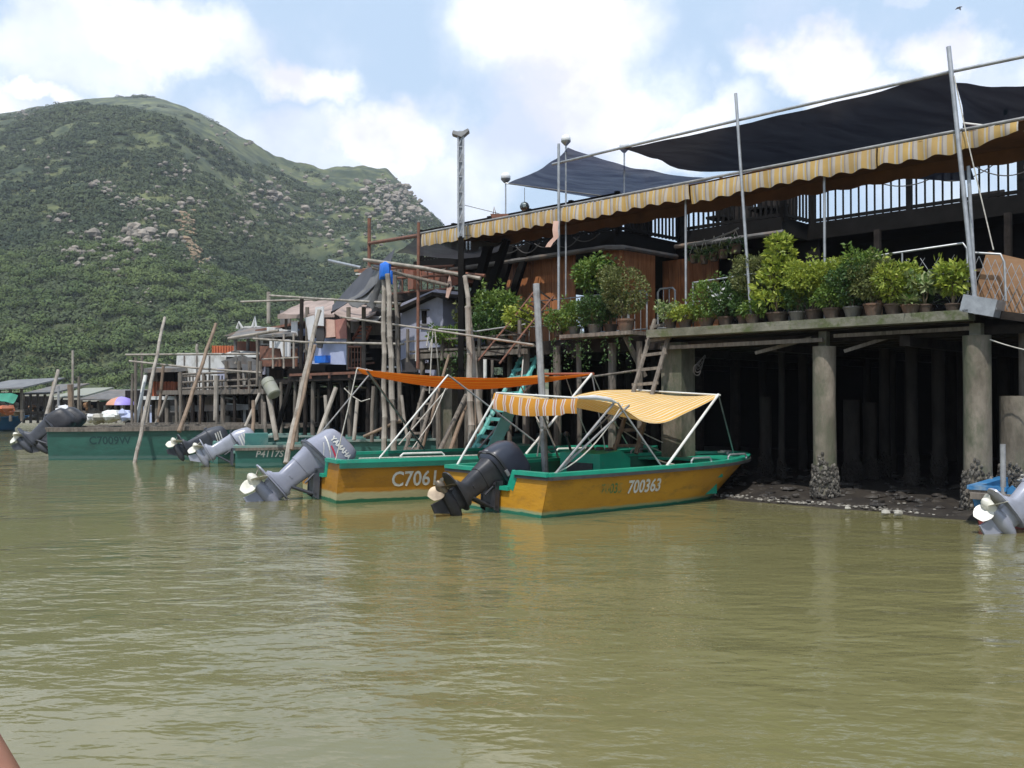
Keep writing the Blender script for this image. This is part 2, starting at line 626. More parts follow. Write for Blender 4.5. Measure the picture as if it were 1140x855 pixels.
MAT = dict(
    conc=M('weathered_concrete', (.245, .21, .165), (.10, .085, .062), 3, .9, bump=.6, dirt=(.09, .095, .06), stretch=(1, 1, .45), dscale=2.6, dlim=(.44, .60)),
    oyster=M('oyster_shell', (.36, .33, .28), (.022, .019, .016), 14, .85, island=.85, skew=.25, bump=.5, contrast=(.3, .55)),
    mud=M('black_mud', (.016, .013, .011), (.040, .033, .026), 3, .6, bump=1.0, bscale=14, dirt=(.08, .07, .055), dscale=9, dlim=(.58, .72)),
    pile=M('shade_dark_pile', (.040, .034, .029), (.020, .017, .015), 4, .8, dirt=(.02, .018, .016), stretch=(1, 1, .4), spec=.15),  # darker pile colour, painted to stand in for shade under the deck
    shellgrit=M('shell_grit', (.46, .43, .37), (.05, .042, .033), 5, .85, island=.95, skew=.45),
    slab=M('deck_slab', (.20, .19, .15), (.095, .095, .065), 2.5, .9, bump=.5, dirt=(.075, .09, .035), dscale=3, dlim=(.5, .62)),
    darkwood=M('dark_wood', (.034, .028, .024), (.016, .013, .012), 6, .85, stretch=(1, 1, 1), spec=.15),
    blackwood=M('shade_black_timber', (.009, .008, .0075), (.005, .0045, .004), 4, .9, spec=.15),  # black timber, darkened to carry the shade on the upper storey
    oldwood=M('grey_old_wood', (.20, .17, .14), (.10, .085, .07), 7, .9, bump=.5, stretch=(2.5, 2.5, .5), dirt=(.05, .045, .035), dlim=(.55, .72), dscale=2),
    bamboo=M('bleached_bamboo', (.37, .33, .28), (.20, .175, .145), 5, .75, stretch=(1, 1, .6), dirt=(.13, .10, .075), dscale=3.2, dlim=(.53, .7)),
    bamboo2=M('brown_bamboo', (.27, .19, .13), (.14, .10, .07), 6, .75, stretch=(1, 1, .6)),
    board=M('orange_varnished_boards', (.46, .19, .075), (.30, .11, .04), 3.5, .55, stretch=(6, 6, .5), dirt=(.13, .045, .018), dscale=2),
    ply=M('brown_plywood', (.36, .21, .11), (.26, .14, .07), 3, .75, stretch=(1, 1, 3)),
    steel=M('galvanised_steel', (.42, .43, .44), (.28, .29, .30), 8, .45, metal=.55, dirt=(.20, .13, .08), dlim=(.62, .75)),
    pipe=M('dull_pipe', (.34, .34, .34), (.2, .2, .2), 6, .6, metal=.3, dirt=(.18, .12, .08), dlim=(.58, .75)),
    white=M('white_paint', (.72, .71, .67), (.56, .55, .51), 3, .55, dirt=(.34, .32, .27), dlim=(.58, .78)),
    rust=M('rusty_steel', (.21, .09, .055), (.11, .055, .038), 9, .85, bump=.3),
    redtile=M('red_painted_metal', (.32, .10, .055), (.20, .075, .045), 4, .6, dirt=(.16, .10, .07)),
    leaf=M('mid_green_leaves', (.045, .115, .018), (.20, .28, .045), 3, .5, island=.85, trans=.25),
    leafy=M('yellow_green_leaves', (.15, .23, .028), (.40, .44, .06), 3, .5, island=.85, trans=.3),
    leafd=M('dark_green_leaves', (.022, .060, .014), (.08, .15, .035), 3, .45, island=.85, trans=.2),
    leafo=M('olive_leaves', (.07, .10, .025), (.22, .23, .075), 3, .55, island=.85, trans=.25),
    leafv=M('variegated_leaves', (.08, .17, .03), (.42, .45, .22), 3, .5, island=.9, trans=.25),
    stem=M('plant_stem', (.16, .12, .07), (.09, .07, .04), 9, .9),
    terra=M('terracotta', (.17, .095, .06), (.10, .06, .042), 5, .85, dirt=(.08, .07, .05), dlim=(.45, .65)),
    potd=M('dark_clay_pot', (.10, .065, .045), (.055, .04, .03), 5, .8, dirt=(.15, .13, .10)),
    potg=M('glazed_grey_pot', (.15, .14, .12), (.08, .075, .06), 5, .5),
    soil=M('potting_soil', (.05, .035, .025)),
    rope=M('pale_rope', (.55, .52, .46), (.35, .33, .29), 20, .9),
    ropeb=M('dark_rope', (.06, .055, .05)),
    green=M('green_boat_paint', (.018, .33, .21), (.012, .24, .155), 2.2, .38, dirt=(.08, .22, .16), dlim=(.55, .75), dscale=3),
    greend=M('dark_green_boat_paint', (.012, .13, .085), (.01, .09, .06), 3, .45),
    teal=M('teal_boat_paint', (.045, .17, .15), (.03, .12, .11), 2.2, .6, dirt=(.17, .24, .21), dlim=(.52, .7)),
    tealpale=M('pale_teal_paint', (.13, .28, .24), (.085, .20, .175), 3, .6, dirt=(.24, .26, .23), dlim=(.45, .6)),
    turq=M('turquoise_paint', (.13, .46, .42), (.09, .34, .31), 3, .6, dirt=(.25, .34, .30), dlim=(.56, .72)),
    blue=M('blue_boat_paint', (.035, .20, .42), (.025, .13, .30), 3, .5, dirt=(.25, .32, .36), dlim=(.56, .7)),
    bluebag=M('blue_plastic', (.01, .16, .65), (.01, .10, .45), 6, .4),
    rub=M('rubber_strip', (.035, .034, .036), (.06, .058, .055), 6, .7),
    blk=M('black_motor_paint', (.022, .025, .038), (.032, .036, .052), 5, .32, dirt=(.07, .07, .08), dlim=(.62, .8)),
    blkm=M('matt_black_casting', (.018, .018, .022), (.035, .034, .038), 8, .5),
    grey=M('grey_motor_paint', (.27, .28, .34), (.23, .24, .30), 4, .30, dirt=(.35, .35, .38), dlim=(.62, .8)),
    greyl=M('silver_motor_paint', (.38, .39, .45), (.30, .31, .36), 4, .32, metal=.2),
    greyd=M('dark_grey_casting', (.07, .075, .09), (.045, .048, .06), 6, .5),
    prop=M('white_propeller', (.68, .66, .58), (.5, .48, .4), 8, .35),
    bronze=M('bronze_propeller', (.22, .18, .13), (.14, .11, .08), 9, .4, metal=.6),
    red=M('red_decal', (.55, .03, .07)),
    lettw=M('white_lettering', (.75, .74, .70), (.6, .58, .52), 12, .6, dirt=(.45, .33, .12), dlim=(.58, .68), dscale=9),
    lettg=M('faded_green_lettering', (.035, .17, .06), (.18, .22, .07), 6, .7, dirt=(.42, .26, .05), dlim=(.46, .56), dscale=6),
    lettd=M('dark_lettering', (.012, .05, .05)),
    fender=M('grey_fender', (.25, .25, .225), (.24, .25, .18), 5, .7),
    lav=M('lavender_plaster', (.36, .37, .47), (.30, .31, .39), 2, .9, dirt=(.22, .22, .25)),
    sheetblue=M('pale_blue_sheet', (.42, .46, .62), (.34, .38, .54), 3, .8, dirt=(.10, .20, .50), dlim=(.62, .66), dscale=3),
    roofgrey=M('grey_roof_sheet', (.16, .155, .15), (.09, .085, .08), 3, .8, dirt=(.22, .15, .10)),
    pink=M('pink_canvas', (.52, .41, .36), (.40, .31, .27), 2, .85, trans=.3, dirt=(.28, .22, .19), dlim=(.48, .68)),
    cloth=M('white_cloth', (.78, .77, .76), (.66, .66, .68), 4, .9, trans=.2),
    towel=M('rose_towel', (.40, .19, .15), (.30, .13, .11), 5, .95),
    towelp=M('pale_pink_cloth', (.62, .42, .34), (.52, .33, .27), 5, .95),
    clothd=M('dark_cloth', (.05, .045, .045)),
    netb=net_mat('blue_shade_net', (.030, .042, .105), .10, .12),
    netk=net_mat('black_shade_net', (.006, .009, .032), .015, .03),
    netg=net_mat('grey_shade_net', (.07, .07, .078), .18, .2),
    glass=M('frosted_globe', (.80, .80, .78), (.7, .7, .7), 4, .2),
    mirror=M('mirror_tiles', (.35, .38, .36), (.08, .10, .09), 22, .15, metal=.9, contrast=(.45, .55)),
    interior=M('shade_dark_interior', (.016, .014, .013), (.010, .009, .0085), 1.5, .95, spec=.15),  # near-black colour stands in for shade indoors and under the houses
    tarpk=M('black_tarpaulin', (.035, .036, .042), (.06, .06, .068), 2, .6, stretch=(1, 1, .4)),
    tarpg=M('grey_tarpaulin', (.12, .12, .125), (.19, .19, .19), 2, .7, stretch=(1, 1, .4)),
    tarpgreen=M('green_tarpaulin', (.03, .26, .17), (.02, .18, .12), 3, .7),
    stone=M('pale_stone', (.40, .38, .33), (.26, .24, .20), 5, .9),
    foam=M('white_foam_and_rope', (.72, .72, .68), (.5, .52, .5), 6, .8),
    brownrail=M('brown_painted_gunwale', (.26, .105, .055), (.20, .08, .04), 5, .5),
    orangeboard=M('orange_boards', (.45, .12, .04), (.30, .08, .035), 4, .7, dirt=(.18, .08, .05)),
    whitewall=M('white_panels', (.64, .64, .62), (.50, .50, .48), 2, .7, dirt=(.27, .25, .21), dlim=(.5, .68)),
)
MAT['awn'] = stripes('awning_stripes', [(.50, .33, .11), (.46, .43, .38), (.52, .35, .12), (.27, .25, .26), (.47, .43, .38)],
                     [0, .40, .52, .66, .76], 5.2, tuple(FE), trans=.12, damt=.55, dirt=(.30, .21, .11))
MAT['awnback'] = M('awning_underside', (.20, .09, .045), (.13, .06, .035), 2.5, .85, trans=.15)

# ================================================================ THE SETTING
def build_water():
    m = bpy.data.materials.new('murky_water')
    m.use_nodes = True
    nt = m.node_tree
    N, Lk = nt.nodes.new, nt.links.new
    b = nt.nodes['Principled BSDF']
    b.inputs['Roughness'].default_value = .03
    b.inputs['IOR'].default_value = 1.33
    tc = N('ShaderNodeTexCoord')
    c = N('ShaderNodeTexNoise')
    c.inputs['Scale'].default_value = .12
    c.inputs['Detail'].default_value = 4
    Lk(tc.outputs['Object'], c.inputs['Vector'])
    mx = N('ShaderNodeMix')
    mx.data_type = 'RGBA'
    Lk(c.outputs['Fac'], mx.inputs['Factor'])
    mx.inputs['A'].default_value = (.164, .146, .064, 1)
    mx.inputs['B'].default_value = (.138, .131, .058, 1)
    Lk(mx.outputs['Result'], b.inputs['Base Color'])
    h = None
    for sx, sy, sc, amp, det in ((.6, .95, .8, 1.0, 1), (.75, 1.35, 2.2, .46, 2), (.9, 1.7, 5.5, .17, 2), (1.0, 1.8, 14.0, .036, 2)):
        mp = N('ShaderNodeMapping')
        mp.inputs['Scale'].default_value = (sx, sy, 1)
        mp.inputs['Rotation'].default_value = (0, 0, .22 + .1 * sc % .3)
        Lk(tc.outputs['Object'], mp.inputs[0])
        n = N('ShaderNodeTexNoise')
        n.inputs['Scale'].default_value = sc
        n.inputs['Detail'].default_value = det
        n.inputs['Roughness'].default_value = .5
        n.inputs['Distortion'].default_value = .35
        Lk(mp.outputs[0], n.inputs['Vector'])
        mu = N('ShaderNodeMath')
        mu.operation = 'MULTIPLY_ADD'
        mu.inputs[1].default_value = amp
        Lk(n.outputs['Fac'], mu.inputs[0])
        if h is None:
            mu.inputs[2].default_value = 0
        else:
            Lk(h, mu.inputs[2])
        h = mu.outputs[0]
    # calmer and rougher patches where the breeze touches down
    pz = N('ShaderNodeTexNoise')
    pz.inputs['Scale'].default_value = .22
    pz.inputs['Detail'].default_value = 2
    Lk(tc.outputs['Object'], pz.inputs['Vector'])
    pr = N('ShaderNodeMapRange')
    pr.inputs['From Min'].default_value = .35
    pr.inputs['From Max'].default_value = .65
    pr.inputs['To Min'].default_value = .25
    pr.inputs['To Max'].default_value = 1.0
    Lk(pz.outputs['Fac'], pr.inputs['Value'])
    bp = N('ShaderNodeBump')
    bp.inputs['Distance'].default_value = .065
    Lk(pr.outputs[0], bp.inputs['Strength'])
    Lk(h, bp.inputs['Height'])
    Lk(bp.outputs[0], b.inputs['Normal'])
    mb = MB()
    s = 3000
    mb.add([(-s, -s + 500, 0), (s, -s + 500, 0), (s, s + 500, 0), (-s, s + 500, 0)], [(0, 1, 2, 3)])
    kind(mb.build('water', m), 'structure', 'murky olive green creek water with small ripples')


build_water()


def build_mud():
    mb = MB()
    P = []
    for i in range(0, 150):
        s = -17 + i * .2
        row = []
        sl = -.42 + max(0, (-3.5 - s)) * .16
        for j in range(0, 64):
            w = sl - 1.2 + j * .2
            t = w - sl
            z = .10 * t if t < 0 else .10 * t / (1 + .3 * t) + .04
            z = min(z, .42)
            z += .055 * noise.noise(V((s * 1.6, w * 1.6, 0))) + .03 * noise.noise(V((s * 5, w * 5, 3)))
            row.append(F(s, w, z - .02))
        P.append(row)
    mb.sheet(P)
    kind(mb.build('mud_bank', MAT['mud']), 'structure', 'dark muddy bank under the stilt restaurant')
    # the shell and pebble line along the water's edge
    g = MB()
    rg = random.Random(3)
    for k in range(1100):
        s = rg.uniform(-2.9, 6.5)
        w = -.42 + abs(rg.gauss(0, .11)) + .1 * noise.noise(V((s, 0, 0)))
        if rg.random() < .2:
            w += rg.uniform(0, 1.2)
        g.rock(F(s, w, .03 + .06 * max(0, w + .4)), rg.uniform(.006, .022), k, (1.3, 1, .6))
    kind(g.build('shell_pebbles', MAT['shellgrit'], smooth=False), 'stuff', 'pale shells and pebbles along the muddy waterline')
    g = MB()
    for k in range(520):
        s, w = rg.uniform(-4, 6.5), rg.uniform(-.25, 3.4)
        t = w + .42
        g.rock(F(s, w, .10 * t / (1 + .3 * t) + .03), rg.uniform(.02, .085), k, (1.3, 1, .55))
    kind(g.build('mud_clods', MAT['mud']), 'stuff', 'dark clods and stones strewn over the mud')
    for i, (px, py, r, lab) in enumerate(((986, 571, .05, 'largest pale stone on the shell line under the deck'), (706, 557, .05, None), (1000, 571, .05, 'small pale stone just right of the largest pale stone'),
                                         (944, 566, .035, 'tiny pale stone on the shell line left of the largest one'))):
        if lab is None:
            continue
        p = EYE + pix_dir(px, py) * ((.07 - 1.5) / pix_dir(px, py).z)
        tag(MB().rock(p, r, i + 20, (1.3, 1, .8)).build('stone', MAT['stone']), lab, 'stone', 'pale stones on the mud')


build_mud()

# ---------------------------------------------------------------- the hill
RIDGE = [(-1900, 330), (-1300, 250), (-800, 190), (-400, 150), (-150, 138), (0, 127), (60, 114), (100, 108), (130, 106), (175, 108), (205, 119), (240, 138), (270, 157), (300, 174),
         (330, 189), (352, 196), (380, 195), (405, 193), (430, 195), (445, 208), (462, 224), (480, 240), (500, 262), (540, 305), (600, 350), (700, 392), (1000, 425), (1800, 435)]
RU = [(p - 570) / FPX for p, _ in RIDGE]
RT = [pix_dir(p, q).z / pix_dir(p, q).y for p, q in RIDGE]
Y0, YR = 120.0, 560.0


def fbm(x, y, o=5, seed=0.0):
    a, f, t = 1.0, 1.0, 0.0
    for _ in range(o):
        t += a * noise.noise(V((x * f, y * f, seed)))
        a *= .5
        f *= 2.03
    return t


def hill_z(u, Y, detail=True):
    H = float(np.interp(u, RU, RT)) * YR + 1.5
    t = (Y - Y0) / (YR - Y0)
    if t < 0:
        return -1.5
    if t <= 1:
        z = H * (t ** .92)
        env = min(1, t * 3) * min(1, (1 - t) * 3.2 + .06)
    else:
        z = H * max(0, 1 - (t - 1) * 1.5)
        env = .2
    if detail and H > 6:
        x = u * Y
        amp = min(1, H / 120)
        g = abs(noise.noise(V((x / 95 + Y / 400, Y / 330, 1.7)))) * 26 - 9
        z -= g * env * amp
        z += fbm(x / 45, Y / 45, 5, 9.1) * 5.5 * env * amp
        z += fbm(x / 9, Y / 9, 2, 4.1) * .8 * amp
    return z


def hill_hit(px, py):
    k = pix_dir(px, py)
    u, tn = k.x / k.y, k.z / k.y
    Y = Y0 + 4
    while Y < YR:
        if hill_z(u, Y) >= 1.5 + tn * Y:
            return V((u * Y, Y, hill_z(u, Y)))
        Y += 1.5
    return None


def build_hill():
    us = np.concatenate([np.linspace(-2.2, -.62, 60)[:-1], np.linspace(-.62, .06, 330)[:-1], np.linspace(.06, 1.2, 40)])
    Ys = np.concatenate([np.linspace(Y0, YR + 30, 190), np.linspace(YR + 60, 1300, 20)])
    mb = MB()
    mb.v = [(u * Y, Y, hill_z(u, Y)) for Y in Ys for u in us]
    n = len(us)
    mb.f = [(j * n + i, j * n + i + 1, (j + 1) * n + i + 1, (j + 1) * n + i) for j in range(len(Ys) - 1) for i in range(n - 1)]
    m = M('hillside_turf', (.055, .066, .028), (.150, .165, .062), .05, .95, bump=.0, dirt=(.026, .042, .019), dscale=.12, dlim=(.42, .58))
    o = mb.build('hill', m)
    kind(o, 'structure', 'steep scrub covered hill rising behind the village')


build_hill()


def grass_top(px, py):
    """0..1: how far the slope is bare turf there (the crest and the right-hand knoll)"""
    rg = np.interp(px, [p for p, _ in RIDGE], [q for _, q in RIDGE])
    d = py - rg
    lim = np.interp(px, [-500, 60, 130, 220, 300, 350, 400, 440, 470], [0, 2, 12, 26, 14, 14, 18, 10, 0])
    return d < lim


def build_scrub():
    rs = np.random.RandomState(5)

    def clumps(pts, rad, nt, tri):
        """nt small leaf-cluster faces over each bush of radius rad"""
        n = len(pts)
        q = rs.normal(size=(n, nt, 3))
        q /= np.linalg.norm(q, axis=2, keepdims=True)
        q[:, :, 2] = np.abs(q[:, :, 2]) * 1.0 - .15
        r = rad[:, None, None]
        c = pts[:, None, :] + q * r * rs.uniform(.55, 1.0, (n, nt, 1)) * np.array([1.15, 1.15, .85])
        a = rs.normal(size=(n, nt, 3))
        nrm = q + rs.normal(size=(n, nt, 3)) * .22
        nrm /= np.linalg.norm(nrm, axis=2, keepdims=True)
        a -= nrm * (a * nrm).sum(2, keepdims=True)
        a /= np.linalg.norm(a, axis=2, keepdims=True)
        b = np.cross(nrm, a)
        s = (r * tri * rs.uniform(.7, 1.3, (n, nt, 1)))
        v = np.stack([c + a * s, c - a * s * .6 + b * s * .85, c - a * s * .6 - b * s * .85], 2)
        return v.reshape(-1, 3)

    def mesh(name, verts, mat, label):
        me = bpy.data.meshes.new(name)
        nv = len(verts)
        me.vertices.add(nv)
        me.vertices.foreach_set('co', verts.astype(np.float32).ravel())
        me.loops.add(nv)
        me.loops.foreach_set('vertex_index', np.arange(nv, dtype=np.int32))
        me.polygons.add(nv // 3)
        me.polygons.foreach_set('loop_start', np.arange(0, nv, 3, dtype=np.int32))
        me.polygons.foreach_set('loop_total', np.full(nv // 3, 3, dtype=np.int32))
        me.update(calc_edges=True)
        me.materials.append(mat)
        o = bpy.data.objects.new(name, me)
        COL.objects.link(o)
        kind(o, 'stuff', label)
        return o

    pts, rad = [], []
    rg = random.Random(11)
    tries = 0
    while len(pts) < 24000 and tries < 90000:
        tries += 1
        u = rg.uniform(-.72, .02)
        Y = Y0 + 6 + (YR - Y0) * rg.random() ** .85
        x = u * Y
        z = hill_z(u, Y)
        px = 570 + u * FPX
        py = 445 - (z - 1.5) / Y * FPX
        den = .5 + .9 * noise.noise(V((x / 38, Y / 38, 2.2))) + .35 * noise.noise(V((x / 12, Y / 12, 7)))
        if Y < 230:
            den += .5
        if grass_top(px, py):
            den -= .75
        if rg.random() > den:
            continue
        pts.append((x, Y, z))
        rad.append(rg.uniform(.9, 2.3) * (1.25 if Y < 260 else 1.0))
    P, Rr = np.array(pts), np.array(rad)
    mat = M('scrub_leaves', (.020, .037, .016), (.070, .090, .033), .022, .9, island=.34, contrast=(.38, .62))
    mesh('hillside_scrub', clumps(P, Rr * np.clip(P[:, 1] / 330, .62, 1), 46, .21), mat, 'dense dark green scrub covering the hillside')
    # paler thicket along the hill's foot
    pts, rad = [], []
    for k in range(1700):
        u = rg.uniform(-.68, -.1)
        Y = rg.uniform(105, 190)
        if rg.random() < .35 + .6 * noise.noise(V((u * 22, Y / 25, 0))) + .25:
            z = max(hill_z(u, Y), .5)
            pts.append((u * Y, Y, z + rg.uniform(0, 1.3)))
            rad.append(rg.uniform(.9, 2.3))
    P, Rr = np.array(pts), np.array(rad)
    mat2 = M('thicket_leaves', (.030, .062, .018), (.115, .150, .038), .06, .85, island=.5, contrast=(.3, .7))
    mesh('foothill_thicket', clumps(P, Rr, 260, .10), mat2, 'bright green thicket along the foot of the hill')
    # rocks
    mb, sc = MB(), MB()
    cl = [(115, 215, 10, 8, 3), (155, 270, 22, 16, 5), (172, 272, 16, 7, 6), (200, 195, 10, 7, 2.6), (148, 232, 7, 9, 3), (215, 232, 8, 6, 4.0), (70, 250, 10, 8, 3), (90, 290, 14, 9, 3.2),
          (125, 285, 26, 22, 3.2), (300, 215, 22, 12, 3.4), (306, 222, 5, 5, 6), (250, 155, 22, 10, 2), (280, 228, 14, 8, 3), (265, 260, 18, 12, 2.6), (370, 232, 12, 8, 3), (440, 215, 16, 40, 3.2),
          (456, 240, 18, 34, 3.4), (430, 225, 14, 22, 3), (415, 250, 22, 16, 2.6), (160, 345, 20, 6, 2.4), (135, 310, 20, 10, 2.2), (60, 180, 24, 8, 2), (30, 130, 8, 6, 2), (380, 275, 20, 8, 2.4),
          (225, 300, 10, 8, 2.4), (180, 215, 30, 12, 2.0), (330, 240, 26, 12, 2.2), (350, 205, 18, 7, 1.8)]
    for i, (px, py, sp, n, r) in enumerate(cl):
        for k in range(int(n * 2.6)):
            p = hill_hit(px + rg.gauss(0, sp), py + rg.gauss(0, sp * .55))
            if p is None:
                continue
            rr = r * (.14 + .36 * rg.random() ** 2.5) * p.y / 420
            mb.rock(p + V((0, -.5, .7 + rr * .45)), rr, i * 31 + k, (1.25, 1, .9))
    for k in range(120):
        t = k / 119
        p = hill_hit(203 + 16 * t + rg.gauss(0, 4), 238 + 55 * t + rg.gauss(0, 2))
        if p is not None:
            sc.rock(p + V((0, 0, .5)), rg.uniform(.35, .95), k + 900, (1.2, 1, .6))
    kind(mb.build('hillside_rocks', M('granite', (.33, .285, .235), (.14, .125, .105), .5, .95, island=.5), smooth=False), 'stuff', 'grey granite outcrops scattered over the hillside')
    kind(sc.build('landslip_scar', M('bare_clay', (.30, .20, .12), (.17, .14, .09), .4, .95, island=.4), smooth=False), 'stuff', 'orange bare clay scar running down the hill')


build_scrub()


def build_far_shore():
    mb = MB()
    P = []
    for i in range(90):
        X = -75 + i * .9
        row = []
        for j in range(26):
            Y = 58 + j * 3.0
            z = -.15 + .28 * j ** .75 + .25 * noise.noise(V((X / 5, Y / 5, 1)))
            row.append((X, Y, z if j else -.4))
        P.append(row)
    mb.sheet(P)
    kind(mb.build('far_shore', M('far_mud', (.13, .115, .085), (.22, .20, .15), .5, .95, dirt=(.07, .09, .035), dscale=.25)), 'structure', 'low muddy shore beyond the moored boats')


build_far_shore()


def build_haze():
    m = bpy.data.materials.new('haze_air')
    m.use_nodes = True
    nt = m.node_tree
    nt.nodes.remove(nt.nodes['Principled BSDF'])
    v = nt.nodes.new('ShaderNodeVolumePrincipled')
    v.inputs['Color'].default_value = (.86, .90, 1.0, 1)
    v.inputs['Density'].default_value = .00042
    v.inputs['Anisotropy'].default_value = .3
    nt.links.new(v.outputs[0], nt.nodes['Material Output'].inputs['Volume'])
    mb = MB().box((0, 500, 100), (7200, 7200, 204))
    o = mb.build('haze', m, smooth=False)
    kind(o, 'stuff', 'thin summer haze in front of the hill')


build_haze()

# ================================================================ BOATS
class Hull:
    """skiff: l forward from the transom, w across (minus = near side), z up"""

    def __init__(self, L, B, h, sheer=.12, full=.5, rake=.13):
        self.L, self.B, self.h, self.sheer, self.full, self.rake = L, B, h, sheer, full, rake

    def hb(self, t):
        if t < self.full:
            return self.B / 2 * (.93 + .07 * math.sin(math.pi / 2 * t / self.full))
        x = (t - self.full) / (1 - self.full)
        return self.B / 2 * max(0.0, 1 - x ** 2.3) ** .72

    def gz(self, t):
        return self.h + self.sheer * t * t

    def pt(self, t, k, side):
        """k 0 = chine, 1 = gunwale"""
        g = self.hb(t)
        x = max(0.0, (t - .35) / .65)
        ch = g * (.84 - .45 * x * x)
        zc = -.10 + .22 * x ** 3
        z = zc + (self.gz(t) - zc) * k
        w = ch + (g - ch) * k ** .85
        l = self.L * t * (1 - self.rake * t ** 3 * (1 - k))
        return V((l, side * w, z))

    def on_side(self, l, z, side):
        t = l / self.L
        for _ in range(6):
            x = max(0.0, (t - .35) / .65)
            zc = -.10 + .22 * x ** 3
            k = min(1, max(0, (z - zc) / (self.gz(t) - zc)))
            t = l / (self.L * (1 - self.rake * t ** 3 * (1 - k)))
        return self.pt(t, k, side)


TS = [i / 30 * .8 for i in range(31)] + [.8 + .2 * (1 - (1 - i / 14) ** 1.6) for i in range(1, 15)]


def outline(H, ins=0.0, dz=0.0, t0=0.0):
    """gunwale line from the near stern corner round the bow to the far one"""
    a = [H.pt(t, 1, -1) for t in TS if t >= t0]
    b = [H.pt(t, 1, 1) for t in reversed(TS[:-1]) if t >= t0]
    pts = a + b
    out = []
    for i, p in enumerate(pts):
        q0, q1 = pts[max(i - 1, 0)], pts[min(i + 1, len(pts) - 1)]
        t = (q1 - q0)
        t.z = 0
        t.normalize()
        n = V((-t.y, t.x, 0))
        out.append(p + n * ins + V((0, 0, dz)))
    return out


def strip(mb, o1, i1, z_lo, z_hi, H, t0=0.0):
    a, b = outline(H, -o1, z_lo, t0), outline(H, i1, z_lo, t0)
    c, d = outline(H, i1, z_hi, t0), outline(H, -o1, z_hi, t0)
    mb.loft([[a[i], b[i], c[i], d[i]] for i in range(len(a))])
    return mb


def text_mesh(txt, size, bold=0.0, shear=0.0, spacing=1.0):
    cu = bpy.data.curves.new('writing', 'FONT')
    cu.body = txt
    cu.size = size
    cu.offset = bold
    cu.shear = shear
    cu.space_character = spacing
    cu.resolution_u = 3
    ob = bpy.data.objects.new('writing', cu)
    COL.objects.link(ob)
    bpy.context.view_layer.update()
    dg = bpy.context.evaluated_depsgraph_get()
    me = bpy.data.meshes.new_from_object(ob.evaluated_get(dg))
    vs = [V(v.co) for v in me.vertices]
    fs = [tuple(p.vertices) for p in me.polygons]
    bpy.data.objects.remove(ob)
    bpy.data.meshes.remove(me)
    return vs, fs


def side_text(name, txt, size, l0, z0, H, mat, parent, side=-1, bold=.006, sx=1.0, shear=0.0, spacing=1.0, jitter=0.0):
    vs, fs = text_mesh(txt, size, bold, shear, spacing)
    mb = MB()
    out = []
    for p in vs:
        z = z0 + p.y
        q = H.on_side(l0 + p.x * sx, z, side)
        out.append(V((q.x, q.y + side * .006, z)))
    mb.add(out, fs)
    o = mb.build(name, mat, parent, smooth=False)
    return o


def supell(cx, cz, hx, hy, e=3.5, n=28, tiltx=0.0):
    ring = []
    for k in range(n):
        a = 2 * math.pi * k / n
        c, s = math.cos(a), math.sin(a)
        x = math.copysign(abs(c) ** (2 / e), c) * hx
        y = math.copysign(abs(s) ** (2 / e), s) * hy
        ring.append(V((cx + x, y, cz + tiltx * x)))
    return ring


